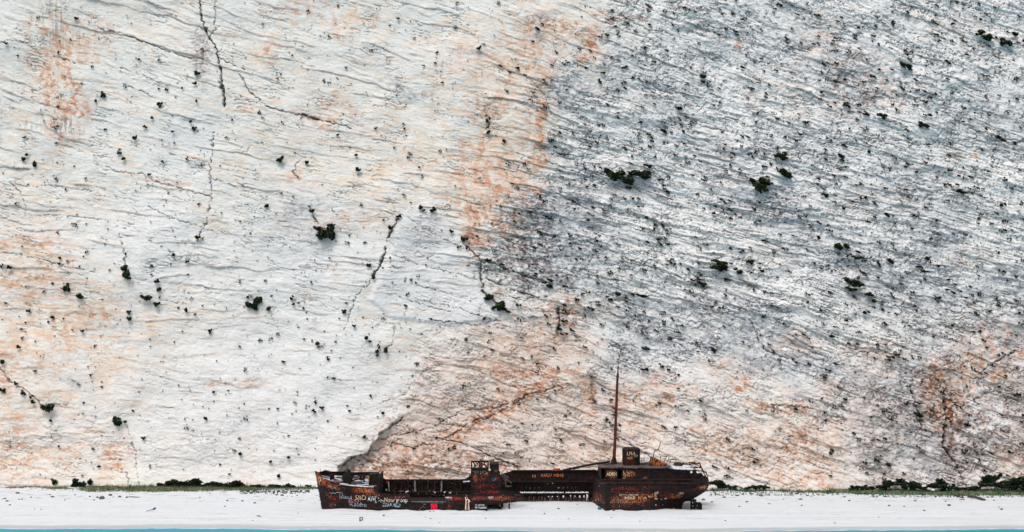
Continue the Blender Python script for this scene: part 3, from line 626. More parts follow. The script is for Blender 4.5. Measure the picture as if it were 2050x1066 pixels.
reg(1350, 530, 1.989, [(170,12,18),(195,8,12),(250,25,16),(110,75,12),(340,20,12),(180,170,7),(405,50,7),(680,70,24),(685,100,16),(755,120,18),(775,145,10),(745,190,12),(525,118,8),(615,285,12),(625,245,8),(945,590,16),(950,545,10),(785,770,10),(738,525,6),(705,425,6),(840,365,12),(860,355,10),(90,345,8),(155,340,10),(1085,110,12),(1110,105,8),(1060,100,8),(1130,130,8),(975,30,12),(945,10,10),(240,135,5),(488,340,5),(1020,8,8),(52,580,7),(28,560,8),(1150,310,6),(960,70,6),(1170,150,7),(795,8,8),(570,15,8),(105,60,8)])
BUSH = [(330,974,15),(345,970,16),(360,974,16),(372,971,18),(390,968,20),(405,975,18),(424,973,16),(440,975,15),(455,976,14),(472,972,22),(500,977,14),(522,977,12),(545,977,12),(565,977,14),(585,978,10),(618,975,7),
        (1430,970,24),(1445,975,18),(1465,978,15),(1498,979,13),(1515,977,18),(1533,979,14),
        (1705,980,15),(1722,978,16),(1742,980,15),(1765,978,16),(1782,972,24),(1800,968,28),(1815,976,20),(1828,972,22),(1845,979,16),(1862,976,20),(1880,971,28),(1896,978,20),(1915,981,16),(1935,981,16),(1955,980,18),(1972,968,30),(1985,958,26),(2000,975,20),(2020,972,28),(2038,966,36),(2052,976,26)]
R.sort(key=lambda a: -a[2])
N_IND = 300 - len(BUSH)
def anchor(px, py):
    """which part of the wall, named by things one can find"""
    cols = [(140, 'the wall at the left edge'), (280, 'the wall below the red streaks'), (400, 'the wall left of the long crack'), (520, 'the wall under the long crack'), (640, 'the pale wall left of the bow'), (760, 'the wall above the bow'), (900, 'the smooth wedge slab side'), (1030, 'the rock above the midship house'),
            (1150, 'the stained rock above the hold'), (1270, 'the rock in line with the mast'), (1420, 'the grey rock above the stern'), (1560, 'the grey slope right of the stern'), (1700, 'the slope right of the twin bushes'), (1840, 'the grey slope far right'), (1960, 'the slope near the right edge'), (3000, 'the rock at the right edge')]
    c = next(t for x, t in cols if px < x)
    return c + (', high up' if py < 210 else ', upper middle' if py < 430 else ', mid height' if py < 640 else ', low down')
ORD = ['leftmost', 'second from left', 'third from left', 'fourth from left', 'fifth from left', 'sixth from left', 'seventh from left', 'eighth from left', 'ninth from left', 'tenth from left', 'eleventh from left', 'twelfth from left', 'thirteenth from left', 'fourteenth from left', 'fifteenth from left', 'sixteenth from left', 'seventeenth from left', 'eighteenth from left', 'nineteenth from left', 'twentieth from left'] + ['number %d from left' % k for k in range(21, 60)]
ORDERED = {}
def ordered(o, px, text, cat, group):
    """label written once all of the row is known: which one it is, counted from the left"""
    ORDERED.setdefault((text, cat, group), []).append((px, o))
def write_ordered():
    for (text, cat, group), lst in ORDERED.items():
        lst.sort(key=lambda a: a[0])
        for k, (px, o) in enumerate(lst):
            tag(o, (ORD[k] + ' ' if len(lst) > 1 else '') + text, cat, group)
    ORDERED.clear()
special = {(1227,352): 'dark shrub forming the left end of the long bush on the grey ledge', (1252,357): 'dark spreading shrub in the middle of the long bush on the grey ledge', (1280,349): 'dark shrub forming the right end of the long bush on the grey ledge',
           (1514,374): 'broad dark shrub, lower left of the twin dark bushes on the grey slope', (1572,350): 'round dark shrub, upper right of the twin dark bushes on the grey slope',
           (1960,78): 'largest dark shrub at the upper right corner of the cliff', (1305,468): None, (655,468): 'large dark shrub at the lower end of the slanting crack left of the wedge slab',
           (1801,139): 'dark bushy shrub on the high grey slope left of the corner shrubs', (1691,565): 'tall dark shrub filling the vertical cleft on the right', (160,965): 'round dark shrub hanging just above the grass at the lower left',
           (184,963): 'narrow dark shrub right beside the round one above the grass at the lower left', (97,816): 'flat dark shrub on the ledge at the end of the crack at the lower left', (979,594): 'green shrub at the foot of the dark cleft right of the wedge slab',
           (255,545): 'upright dark shrub in the notch of the left wall, half way up', (1001,612): 'green shrub just below the one at the foot of the wedge slab cleft'}
small = []
for i, (px, py, s) in enumerate(R):
    if i >= N_IND or not (-20 < px < 2070): small.append((px, py, s)); continue
    p = wall(px, py); sc = max(s * 0.14 * (1 + s / 34) * (1 if px > 1000 or s < 6 else .82), 0.55)
    o = bpy.data.objects.new('shrub', protos[rnd.randrange(8)])
    C.objects.link(o)
    o.location = p + Vector((0, -0.22 * sc - 0.1, 0))
    fz = rnd.uniform(.55, .85) if px > 1000 else rnd.uniform(1.0, 1.5)
    o.rotation_euler = (0, rnd.uniform(.1, 0.5) if px > 1000 else rnd.uniform(-.5, .6), 0)
    o.scale = (sc * (rnd.uniform(.95, 1.35) if px > 1000 or s > 9 else rnd.uniform(.8, 1.05)) * rnd.choice((1, -1)), sc, sc * fz)
    lab = None
    for k, v in special.items():
        if v and abs(k[0] - px) < 5 and abs(k[1] - py) < 5: lab = v
    if lab: tag(o, lab, 'shrub', 'shrubs clinging to the cliff')
    else:
        size = 'large' if s > 8 else 'small' if s > 4.6 else 'tiny'
        a = anchor(px, py)
        ordered(o, px, f'{size} shrub on {a}', 'shrub', 'shrubs clinging to the cliff')
# the rest of the tiny scrub, more than anyone would count, is one mass
r2 = np.random.RandomState(21)
vsm = []; fsm = []; csm = []
def scrub(px, py, s, n=None):
    p = wall(px, py); sc = s * (0.13 if px > 1000 else .12); n = n or int(12 + s * 5)
    el = r2.uniform(0.35, 0.9) if px > 1000 else r2.uniform(.6, 1.1); sl = 0.45 * (px > 1000)
    for _ in range(n):
        d = np.clip(r2.randn(3), -1.6, 1.6) * 0.17; a = r2.randn(3); a /= np.linalg.norm(a); b = r2.randn(3); b /= np.linalg.norm(b)
        c = np.array(p) + np.array([d[0] * 1.2, d[1] * .6 - 0.25, d[2] * el - d[0] * sl]) * sc; q = sc * 0.19
        k = len(vsm); vsm.extend([tuple(c - a * q), tuple(c + b * q), tuple(c + a * q), tuple(c - b * q)]); fsm.append((k, k + 1, k + 2, k + 3))
        csm.extend([lin(*((14, 22, 18), (22, 32, 24), (30, 40, 30), (12, 18, 16))[r2.randint(4)])] * 4)
for a in small: scrub(*a)
cnt = 0
while cnt < 5600:
    px, py = r2.uniform(-80, 2130), r2.uniform(-60, 955)
    i, j = int(np.searchsorted(vs, py)), int(np.searchsorted(us, px))
    dens = 0.17 + 0.75 * float(right[i, j]) * (1 - 0.5 * (py > 680)) + 0.10 * float(J[i, j] > .3) + 0.12 * float(lower[i, j])
    dens *= (0.08 + 1.5 * float(sst(noise(np.array([(px + .3 * py) / 22]), np.array([T[i, j] / 6.5]), 402)[0], .05, .4)))
    dens *= 0.15 + 1.9 * float(sst(fbm(np.array([px / 70]), np.array([(py - px * .3) / 26]), 3, 400)[0], -0.15, 0.35))
    if py < 80 and px < 900: dens *= .6
    if r2.rand() > dens: continue
    cnt += 1
    scrub(px, py, 1.5 + 1.7 * r2.rand() + (r2.rand() < (.26 if px > 1000 else .14)) * 3.6, 12)
sc_o = link_mesh('scrub', vsm, np.array(fsm), M_SHRUB, colors=np.array(csm))
tag(sc_o, 'scattered tiny tufts of scrub dotted over the whole cliff', 'scrub', kind='stuff')

# bushes in a row at the foot of the wall
bush_mesh = []
for s in range(5):
    vv, ff, cc = shrub_mesh(300 + s, 7, 620, 0.75)
    me = bpy.data.meshes.new('bush'); me.from_pydata(vv, [], ff); me.materials.append(M_SHRUB)
    at = me.color_attributes.new('col', 'FLOAT_COLOR', 'POINT'); c4 = np.ones((len(vv), 4), np.float32); c4[:, :3] = cc; at.data.foreach_set('color', c4.ravel())
    bush_mesh.append(me)
for i, (px, py, s) in enumerate(BUSH):
    xw = (px - 1025) * 221 / F
    yb = min(wall(px, 968).y - 0.3, 25)
    for rx in (-1.5, 1.5):
        yb = min(yb, wall(px + rx * s * .3, 970).y + 0.1)
    p = S(px, py, yb); sc = s * 0.069 * (1.75 if px < 640 else 1.2)
    o = bpy.data.objects.new('bush', bush_mesh[i % 5]); C.objects.link(o)
    o.location = p + Vector((0, -sc * .25, 0.15)); o.scale = (sc * rnd.uniform(1.1, 1.5), sc * 0.8, sc * rnd.uniform(.7, 1.05)); o.rotation_euler = (0, 0, rnd.choice((0, math.pi)) + rnd.uniform(-.3, .3))
    if px < 640: where, n = 'left of the ship', 'dark bush in the row at the cliff foot left of the bow'
    elif px < 1560: where, n = 'behind the stern', 'dark bush on the grass just right of the stern'
    else: where, n = 'at the right', 'dark bush in the long row at the cliff foot far right'
    if px == 472: n = 'dome shaped dark bush in the middle of the left row'
    if px == 330: n = 'dark bush at the left end of the row along the cliff foot'
    if px == 1430: n = 'big dark bush touching the stern of the wreck'
    if px == 2038: n = 'largest dark bush at the right edge by the cliff foot'
    if px == 1985: n = 'dark bush climbing the rock beside the largest one at the right edge'
    if px == 618: n = 'smallest low bush just left of the ship bow'
    if px in (472, 330, 1430, 2038, 1985, 618): tag(o, n, 'bush', 'bushes along the cliff foot ' + where)
    else: ordered(o, px, n, 'bush', 'bushes along the cliff foot ' + where)
# ------------------------------------------------------------------ the wreck
def SV(px, py, y):
    px, py, y = np.broadcast_arrays(np.asarray(px, float), np.asarray(py, float), np.asarray(y, float))
    dx = (px - 1025.0) / F; dv = (533.0 - py) / F
    dy = cp - dv * sp; dz = sp + dv * cp; t = (y + 200.0) / dy
    return np.stack([dx * t, y, 24.0 + dz * t], -1)

M_SHIP = mat_attr('rusted_plate', 2.2, 0.55, 0.6, 3.0, rough=0.78, spec=0.25, stretch=(1, 1, 0.45))
def rust(px, py):
    px = np.asarray(px, float); py = np.asarray(py, float)
    a = fbm(px / 9, py / 7, 4, 500, .6); b = fbm(px / 2.6, py / 3.0, 3, 510, .7); st = fbm(px / 2.0, py / 11, 3, 520, .7)
    c = np.empty(px.shape + (3,), np.float32); c[:] = lin(20, 15, 14)
    def mx(m, rgb):
        mm = np.clip(m, 0, 1)[..., None]; c[:] = c * (1 - mm) + np.array(lin(*rgb), np.float32) * mm
    mx(sst(a + .4 * st, -.05, .5) * .8, (42, 22, 19)); mx(sst(b, .1, .5) * .5, (54, 28, 23)); mx(sst(-a, .0, .35) * .7, (12, 11, 11))
    seam = np.maximum(1 - sst(np.abs((px + 2 * a) / 23.0 % 1 - .5) * 23, .2, .9), 1 - sst(np.abs((py + 1.5 * a - (px - 1000) * .004) / 11.0 % 1 - .5) * 11, .2, .8))
    mx(seam * .5 * sst(b + .6 * a, -.2, .3), (84, 46, 36)); mx(sst(fbm(px / 16, py / 9, 4, 530, .7), .0, .35) * .5, (62, 30, 24))
    for cx, cy, rx, ry, col_, s, k in [
        (639, 957, 5, 15, (224, 144, 100), 1.0, 1), (650, 966, 11, 8, (196, 92, 44), 1.0, 1), (664, 974, 11, 5, (200, 100, 56), .95, 1), (676, 979, 6, 4, (190, 96, 52), .9, 1), (636, 950, 6, 8, (200, 104, 60), .9, 1), (716, 982, 14, 7, (176, 84, 44), .85, 1), (738, 984, 12, 8, (206, 112, 66), .95, 1),
        (745, 992, 22, 5, (150, 70, 44), .6, 0), (672, 998, 18, 7, (118, 44, 36), .7, 0), (665, 1010, 10, 6, (110, 48, 40), .6, 0), (710, 1003, 22, 8, (112, 44, 36), .55, 0), (790, 998, 18, 4, (140, 60, 70), .5, 0),
        (762, 967, 7, 6, (190, 112, 40), .95, 0), (775, 967, 4, 5, (196, 70, 44), .9, 0), (792, 978, 3, 2, (210, 140, 110), .9, 0), (812, 979, 5, 3, (150, 66, 44), .6, 0), (850, 979, 8, 4, (90, 44, 44), .6, 0), (838, 994, 22, 4, (120, 62, 44), .75, 1), (878, 994, 8, 4, (96, 52, 44), .6, 1),
        (905, 998, 22, 5, (150, 46, 44), .85, 0), (930, 1004, 30, 8, (92, 40, 34), .7, 0), (899, 1016, 5, 6, (130, 58, 34), .8, 0), (905, 976, 12, 2, (90, 44, 36), .5, 0), (896, 1004, 6, 6, (110, 90, 120), .5, 0), (875, 1006, 20, 2, (120, 130, 134), .6, 0),
        (952, 957, 6, 9, (178, 84, 34), .95, 0), (968, 956, 8, 8, (128, 52, 34), .7, 0), (974, 950, 6, 6, (150, 70, 40), .7, 0), (962, 975, 18, 6, (120, 44, 32), .8, 0), (985, 985, 16, 6, (150, 40, 34), .85, 0), (955, 998, 14, 5, (150, 60, 44), .8, 0), (995, 998, 34, 6, (142, 62, 44), .85, 0), (1010, 997, 24, 5, (178, 90, 54), .6, 0), (1030, 1001, 12, 5, (120, 78, 66), .6, 0),
        (988, 960, 6, 4, (112, 130, 156), .8, 0), (996, 957, 4, 3, (170, 50, 44), .9, 0), (1012, 965, 10, 8, (72, 56, 52), .5, 0), (1100, 952, 90, 8, (48, 28, 24), .6, 0), (1180, 955, 12, 10, (64, 38, 34), .6, 0),
        (1100, 1000, 85, 8, (88, 62, 60), .7, 1), (1195, 995, 9, 12, (128, 58, 38), .8, 1), (1194, 1003, 10, 8, (96, 66, 66), .6, 1), (1225, 950, 13, 8, (168, 84, 46), .85, 1), (1251, 951, 4, 9, (214, 150, 110), .95, 1), (1262, 950, 12, 9, (176, 88, 50), .85, 1), (1290, 957, 9, 3, (150, 80, 50), .6, 0),
        (1255, 980, 30, 4, (112, 40, 34), .6, 0), (1265, 1000, 50, 13, (120, 58, 38), .75, 0), (1250, 998, 26, 12, (110, 70, 66), .5, 0), (1345, 996, 16, 5, (150, 76, 44), .8, 0), (1330, 990, 20, 5, (110, 48, 34), .7, 0), (1405, 977, 11, 4, (186, 90, 48), .95, 0), (1391, 980, 6, 3, (130, 60, 36), .7, 0), (1240, 1012, 30, 8, (84, 52, 44), .5, 1),
        (1320, 966, 90, 8, (50, 26, 25), .7, 0), (1330, 942, 60, 5, (44, 26, 24), .6, 0), (1265, 922, 6, 16, (96, 40, 28), .5, 1), (1254, 926, 8, 8, (84, 44, 26), .5, 0), (1396, 1013, 7, 7, (80, 44, 38), .6, 0),
        (1318, 925, 20, 12, (188, 100, 44), 1.0, 1), (1308, 922, 5, 8, (200, 120, 62), .9, 1), (1215, 968, 30, 2, (110, 98, 96), .6, 0), (1260, 936, 60, 2.2, (150, 140, 138), .8, 0), (1090, 939, 12, 3, (150, 60, 36), .9, 0)]:
        d = np.hypot((px - cx) / rx, (py - cy) / ry) + .5 * a
        nn = st if k else (a + b) * .7
        mx((1 - sst(d, .55, 1.15)) * s * sst(nn, -.22, .30), col_)
    mx(sst(fbm(px / 5, py / 4, 4, 535, .7), .12, .3) * .55, (13, 11, 11))
    return c

def inside(poly, X, Y):
    r = np.zeros(X.shape, bool); n = len(poly)
    for i in range(n):
        (x1, y1), (x2, y2) = poly[i], poly[(i + 1) % n]
        if y1 != y2:
            r ^= ((Y < y1) != (Y < y2)) & (X < (x2 - x1) * (Y - y1) / (y2 - y1) + x1)
    return r

def plate(name, poly, yf, parent, step=0.6, rag=0.5, holes=None, thick=0.06, label=None, colf=rust, mat=None, dent=0.05):
    """riveted shell plating cut to an outline (photo pixels), bent to the depth yf(px, py)"""
    xs_ = [p[0] for p in poly]; ys_ = [p[1] for p in poly]
    gx = np.arange(min(xs_) - step, max(xs_) + 2 * step, step); gy = np.arange(min(ys_) - step, max(ys_) + 2 * step, step)
    X, Y = np.meshgrid(gx, gy)
    cx, cy = X[:-1, :-1] + step / 2, Y[:-1, :-1] + step / 2
    jx = rag * 1.6 * noise(cx / 3, cy / 3, 540); jy = rag * 1.6 * noise(cx / 3, cy / 3, 541)
    keep = inside(poly, cx + jx, cy + jy)
    if holes is not None: keep &= ~holes(cx, cy)
    y = np.broadcast_to(yf(X, Y), X.shape) + dent * fbm(X / 12, Y / 9, 3, 545)
    P = SV(X, Y, y)
    col_ = colf(X, Y)
    nr, nc = X.shape; id_ = np.arange(nr * nc).reshape(nr, nc)
    q = np.stack([id_[:-1, :-1], id_[1:, :-1], id_[1:, 1:], id_[:-1, 1:]], -1)[keep]
    used, inv = np.unique(q.ravel(), return_inverse=True)
    o = link_mesh(name, P.reshape(-1, 3)[used], inv.reshape(-1, 4), mat or M_SHIP, parent, col_.reshape(-1, 3)[used])
    if thick:
        md = o.modifiers.new('thickness', 'SOLIDIFY'); md.thickness = thick; md.offset = -1
    if label: o['label'] = label
    return o

def solid(name, poly, y0, y1, parent, colf=rust, mat=None, c=None, label=None):
    """prism with an outline in photo pixels (taken at depth y0) running back to depth y1"""
    A = SV([p[0] for p in poly], [p[1] for p in poly], y0); B = A.copy(); B[:, 1] = y1
    n = len(poly)
    fs = [tuple(range(n)), tuple(range(2 * n - 1, n - 1, -1))] + [(i, i + n, (i + 1) % n + n, (i + 1) % n) for i in range(n)]
    fs[0] = tuple(reversed(fs[0])); fs[1] = tuple(reversed(fs[1]))
    cc = colf(np.array([p[0] for p in poly]), np.array([p[1] for p in poly])) if c is None else np.array([lin(*c)] * n)
    o = link_mesh(name, np.concatenate([A, B]), fs, mat or M_SHIP, parent, np.concatenate([cc, cc]))
    bm = bmesh.new(); bm.from_mesh(o.data); bmesh.ops.recalc_face_normals(bm, faces=bm.faces); bm.to_mesh(o.data); bm.free()
    if label: o['label'] = label
    return o

def tubes(name, paths, parent, c=(40, 24, 20), sides=7, mat=None, label=None):
    """round bars; each path is a list of (Vector, radius)"""
    vv = []; ff = []
    for path in paths:
        k0 = len(vv)
        for i, (p, r) in enumerate(path):
            a = path[max(i - 1, 0)][0]; b = path[min(i + 1, len(path) - 1)][0]
            d = (b - a).normalized(); u = d.orthogonal().normalized(); w = d.cross(u)
            for s in range(sides):
                t = 2 * math.pi * s / sides; vv.append(tuple(p + u * math.cos(t) * r + w * math.sin(t) * r))
        for i in range(len(path) - 1):
            for s in range(sides):
                a = k0 + i * sides + s; b = k0 + i * sides + (s + 1) % sides
                ff.append((a, b, b + sides, a + sides))
        ff.append(tuple(range(k0 + sides - 1, k0 - 1, -1))); e = k0 + (len(path) - 1) * sides; ff.append(tuple(range(e, e + sides)))
    cc = np.array([lin(*c)] * len(vv))
    o = link_mesh(name, vv, ff, mat or M_SHIP, parent, cc)
    if label: o['label'] = label
    return o
def bar(name, pts, y, r, parent, **k):
    return tubes(name, [[(S(a[0], a[1], y if len(a) < 3 else a[2]), r) for a in pts]], parent, **k)

def paint(name, rgb):
    m, nt, p = new_mat(name); p.inputs['Base Color'].default_value = (*lin(*rgb), 1); p.inputs['Roughness'].default_value = .8
    tc = nt.nodes.new('ShaderNodeTexCoord'); nz = nt.nodes.new('ShaderNodeTexNoise'); nz.inputs['Scale'].default_value = 4; nz.inputs['Detail'].default_value = 5
    cr = nt.nodes.new('ShaderNodeValToRGB'); cr.color_ramp.elements[0].position = .36; cr.color_ramp.elements[1].position = .56
    cr.color_ramp.elements[0].color = (*[q * .12 + .01 for q in lin(*rgb)], 1); cr.color_ramp.elements[1].color = (*lin(*rgb), 1)
    nt.links.new(tc.outputs['Object'], nz.inputs[0]); nt.links.new(nz.outputs[0], cr.inputs[0]); nt.links.new(cr.outputs[0], p.inputs['Base Color'])
    return m
P_WHITE, P_BLUE, P_ORANGE, P_PINK, P_RED, P_PALE = paint('white_paint', (222, 226, 230)), paint('light_blue_paint', (160, 180, 192)), paint('orange_paint', (226, 140, 84)), paint('pink_paint', (206, 120, 120)), paint('red_paint', (190, 50, 44)), paint('cream_paint', (226, 196, 166))

def writing(txt, x0, x1, top, base, yf, parent, mat, skew=0.0, rot=0.0, bold=0.005, off=0.12):
    cu = bpy.data.curves.new('writing', 'FONT'); cu.body = txt; cu.offset = bold; cu.resolution_u = 2
    to = bpy.data.objects.new('writing', cu); C.objects.link(to)
    dg = bpy.context.evaluated_depsgraph_get(); me = bpy.data.meshes.new_from_object(to.evaluated_get(dg))
    bpy.data.objects.remove(to)
    n = len(me.vertices); co = np.empty(n * 3, np.float32); me.vertices.foreach_get('co', co); co = co.reshape(-1, 3)
    mn, mxx = co.min(0), co.max(0)
    u = (co[:, 0] - mn[0]) / (mxx[0] - mn[0]); v = (co[:, 1] - mn[1]) / (mxx[1] - mn[1])
    px = x0 + u * (x1 - x0) + skew * v; py = base + v * (top - base) + rot * u
    px, py = px + 0.5 * noise(px / 3, py / 3, 561), py + 0.75 * noise(px / 4, py / 50, 560) + 0.5 * noise(px / 1.7, py / 3, 562)
    P = SV(px, py, yf(px, py) - off) - np.array(root_loc(parent))
    me.vertices.foreach_set('co', P.astype(np.float32).ravel()); me.update()
    me.materials.clear(); me.materials.append(mat)
    o = bpy.data.objects.new('graffiti', me); C.objects.link(o); o.parent = parent
    return o

rs = np.random.RandomState(77)
def scribble(x0, x1, y0, y1, n, yf, parent, mat, ln=1.6, w=0.32, off=0.11, upright=.6):
    vv = []; ff = []
    for _ in range(n):
        px, py = rs.uniform(x0, x1), rs.uniform(y0, y1)
        a = (math.pi / 2 + rs.randn() * .35) if rs.rand() < upright else rs.randn() * .5
        l = ln * rs.uniform(.4, 1.2); dx, dy = math.cos(a) * l, math.sin(a) * l * .8; nx, ny_ = -math.sin(a) * w, math.cos(a) * w
        q = [(px - dx - nx, py - dy - ny_), (px + dx - nx, py + dy - ny_), (px + dx + nx, py + dy + ny_), (px - dx + nx, py - dy + ny_)]
        k = len(vv); P = SV([a_[0] for a_ in q], [a_[1] for a_ in q], yf(np.array([a_[0] for a_ in q]), np.array([a_[1] for a_ in q])) - off); vv += [tuple(p) for p in P]; ff.append((k, k + 1, k + 2, k + 3))
    return link_mesh('graffiti', vv, ff, mat, parent)

ship = empty('shipwreck', (0, 4.2, 0), 'rusty broken cargo ship stranded upright on the white beach below the cliff', 'shipwreck')

def near_y(px, py):
    px = np.asarray(px, float); py = np.asarray(py, float)
    t = np.clip((px - 631 - (py - 945) * .19) / 118, 0, 1)
    fl = 1 - 0.38 * sst(py, 965, 1020) * (1 - t)
    b = 4.2 * np.sin(math.pi / 2 * t ** .72) * fl
    s = np.clip((px - 1330) / 89, 0, 1)
    b2 = 4.2 * np.sqrt(np.clip(1 - s ** 2.6, 0, 1))
    run = sst(px, 1290, 1384) * sst(py, 978, 1006) * .97
    b2 = b2 * (1 - run)
    y = 4.2 - np.minimum(b, b2)
    # the broken forward end of the stern is folded inwards
    y = np.where((px > 1180) & (px < 1212), (1212 - px) / 25 * 6.4, y)
    return y
far_y = lambda px, py: 8.4 - near_y(px, py)
const = lambda v: (lambda px, py: np.full(np.shape(px), float(v)))

# --- forward part
def side_holes(x, y):
    return (noise(x / 2.2, y / 1.6, 570) > .62) & (y > 1000) & (x > 820)
bow = plate('bow_hull', [(630.5, 943.5), (637, 950), (645, 957), (660, 964), (680, 969.5), (700, 972.5), (748, 975.5), (757, 976), (758, 986), (776, 989), (800, 990), (820, 990), (822, 1005), (858, 1006), (893, 1005), (895, 1030), (646, 1030)], near_y, ship, rag=.7, holes=side_holes)
plate('far_hull', [(631, 943.5), (640, 945.5), (700, 945.5), (757, 945), (760, 949), (764, 955), (771, 959.5), (780, 960), (860, 960.3), (925, 960), (934, 958), (941, 952), (944, 952), (944, 1014), (646, 1014)], far_y, ship, rag=.45, holes=lambda x, y: (noise(x / 1.7, y / 1.4, 571) > .70) & (x > 775) & (y > 964), label='inside of the far hull side with pale ribs')
def rail(name, rows, yfun, r, c, label=None):
    return tubes(name, [[(S(a, b, float(yfun(a, b)) - .02), r) for a, b in rows]], ship, c=c, label=label)
nr = [(636, 949), (645, 957), (660, 963.6), (672, 967), (680, 969)]
rail('rail', nr, near_y, .05, (40, 28, 26))
rail('rail', [(681, 969), (690, 970.6), (700, 972), (715, 973.2), (730, 974.5), (748, 975)], near_y, .075, (206, 196, 194), label='pale edge of the near bulwark')
rail('rail', [(641, 945), (670, 945.2), (700, 945.2)], far_y, .06, (34, 24, 22))
rail('rail', [(708, 945.4), (730, 944.8), (756, 944.6)], far_y, .06, (196, 178, 172), label='pale edge of the far bulwark')
# foredeck with salt and sand patches
NU, NVv = 120, 40
dv_ = []; dc_ = []
for i in range(NU + 1):
    px = 640 + (756 - 640) * i / NU
    a = S(px, float(np.interp(px, [640, 660, 680, 700, 756], [960, 971, 976, 979, 982])), float(near_y(px, 970)) + .06); b = S(px, 952.5, float(far_y(px, 960)) - .06)
    for k in range(NVv + 1):
        t = k / NVv; p = a.lerp(b, t); dv_.append(tuple(p))
DVP = np.array(dv_); u_, w_ = DVP[:, 0], DVP[:, 1]
dcc = np.empty((len(dv_), 3)); dcc[:] = lin(34, 30, 30)
def dmx(m, rgb): dcc[:] = dcc * (1 - np.clip(m, 0, 1)[:, None]) + np.array(lin(*rgb)) * np.clip(m, 0, 1)[:, None]
dmx(sst(fbm(u_ / 1.3, w_ / .9, 3, 580), 0, .3), (58, 58, 66))
dmx(sst(fbm(u_ / 1.5, w_ / .8, 3, 583), .08, .18) * .95, (190, 196, 204))
dmx(sst(fbm(u_ / .9, w_ / .6, 2, 585), .2, .35), (110, 60, 44))
ii = np.arange((NU + 1) * (NVv + 1)).reshape(NU + 1, NVv + 1)
link_mesh('foredeck', dv_, np.stack([ii[:-1, :-1], ii[1:, :-1], ii[1:, 1:], ii[:-1, 1:]], -1).reshape(-1, 4), M_SHIP, ship, dcc)
# windlass and deck gear
def cyl(c, ax, r, h, n=14):
    ax = Vector(ax).normalized(); return [(c - ax * h / 2, r), (c + ax * h / 2, r)]
wc_ = S(696, 956, 4.4)
wl_ = tubes('windlass', [cyl(wc_ + Vector((0, dy, .1)), (0, 1, 0), r, h) for dy, r, h in ((-1.1, .62, .16), (-.5, .36, 1.0), (.3, .66, .14), (.9, .36, .9), (1.5, .55, .12))] + [[(wc_ + Vector((.1, -.2, .3)), .3), (wc_ + Vector((.2, -.2, 1.0)), .22)], [(wc_ + Vector((-.3, -.6, -.8)), .28), (wc_ + Vector((-.2, -.6, .5)), .2)], [(wc_ + Vector((.4, .4, -.8)), .3), (wc_ + Vector((.2, .4, .9)), .12)], [(wc_ + Vector((-.4, -.2, .75)), .07), (wc_ + Vector((0, -.2, 1.05)), .07), (wc_ + Vector((.35, -.2, .75)), .07)]], ship, c=(30, 26, 24), sides=14)
for a in ((663, 956, 3.4), (667, 954, 5.0), (722, 958, 5.5), (728, 957, 6.0)):
    q = S(*a); tubes('bollard', [[(q + Vector((0, 0, -.35)), .16), (q + Vector((0, 0, .25)), .16), (q + Vector((0, 0, .26)), .21), (q + Vector((0, 0, .34)), .21)]], ship, c=(28, 22, 20), sides=10)
bar('jackstaff', [(641, 946), (641, 938)], 4.2, .03, ship)
bar('chain', [(646, 945), (652, 943), (659, 945), (664, 946)], 5.5, .11, ship)
solid('deck_locker', [(738, 951), (755, 949), (756, 979), (738, 977)], 2.6, 5.0, ship, c=(24, 20, 19))
solid('locker_door', [(736.5, 955), (739, 953), (739.6, 965), (737.5, 966)], 2.4, 2.55, ship, c=(150, 112, 62), label='yellowish rusted door edge')
solid('forecastle_bulkhead', [(755.5, 955), (757.5, 955), (757.5, 1018), (755.5, 1018)], .2, 8.1, ship, c=(26, 20, 18))
for x in (690, 702, 716, 731, 744):
    bar('stanchion', [(x, 975), (x, 971.5)], float(near_y(x, 972)) + .1, .035, ship)
# ribs and stringers of the forward hold
for x, w, c in ((778, .11, (150, 148, 146)), (831, .16, (140, 140, 140)), (884, .13, (132, 132, 130)), (791, .07, (44, 30, 26)), (804, .07, (44, 30, 26)), (817, .07, (50, 32, 28)), (844, .07, (44, 30, 26)), (857, .07, (60, 52, 48)), (870, .07, (60, 50, 46)), (897, .07, (44, 30, 26)), (910, .07, (40, 30, 26)), (923, .07, (44, 30, 26))):
    bar('rib', [(x, 962 + rs.uniform(0, 3)), (x + rs.uniform(-.6, .9), 974), (x + rs.uniform(-1, 1.5), 985)], 7.9, w * .8, ship, c=c)
solid('stringer', [(758, 985), (943, 985.5), (943, 987), (758, 986.5)], 7.2, 8.1, ship, c=(24, 19, 18))
solid('stringer', [(758, 960.2), (943, 960.4), (943, 961.6), (758, 961.4)], 7.8, 8.15, ship, c=(30, 22, 20))
solid('hold_floor', [(758, 1007), (1000, 1008), (1000, 1012), (758, 1011)], 1.0, 8.0, ship, c=(30, 24, 22))
solid('stringer', [(824, 1005.2), (893, 1005.2), (893, 1006.6), (824, 1006.6)], .05, .35, ship, c=(150, 154, 156), label='pale rusted edge of the low torn side plating')
for pts in ([(812, 986), (818, 983.5)], [(756, 974), (766, 973)], [(772, 980), (774, 982)], [(869, 986.5), (872, 986.5)], [(889, 987), (892, 984.5)], [(899, 987.3), (903, 987.3)], [(927, 965), (941, 964.5)]):
    bar('scrap', pts, 6.6, .09, ship, c=(200, 206, 210), label='bright piece of torn metal in the hold')
redp = plate('red_panel', [(862.5, 1009), (875.5, 1008.5), (876, 1021.5), (863, 1022)], const(-.08), ship, rag=.4, thick=.04, colf=lambda x, y: (np.array(lin(196, 22, 52)) * (0.75 + .5 * (fbm(x / 3, y / 3, 2, 590) > -.05))[..., None]), label='bright red painted panel on the lower hull')
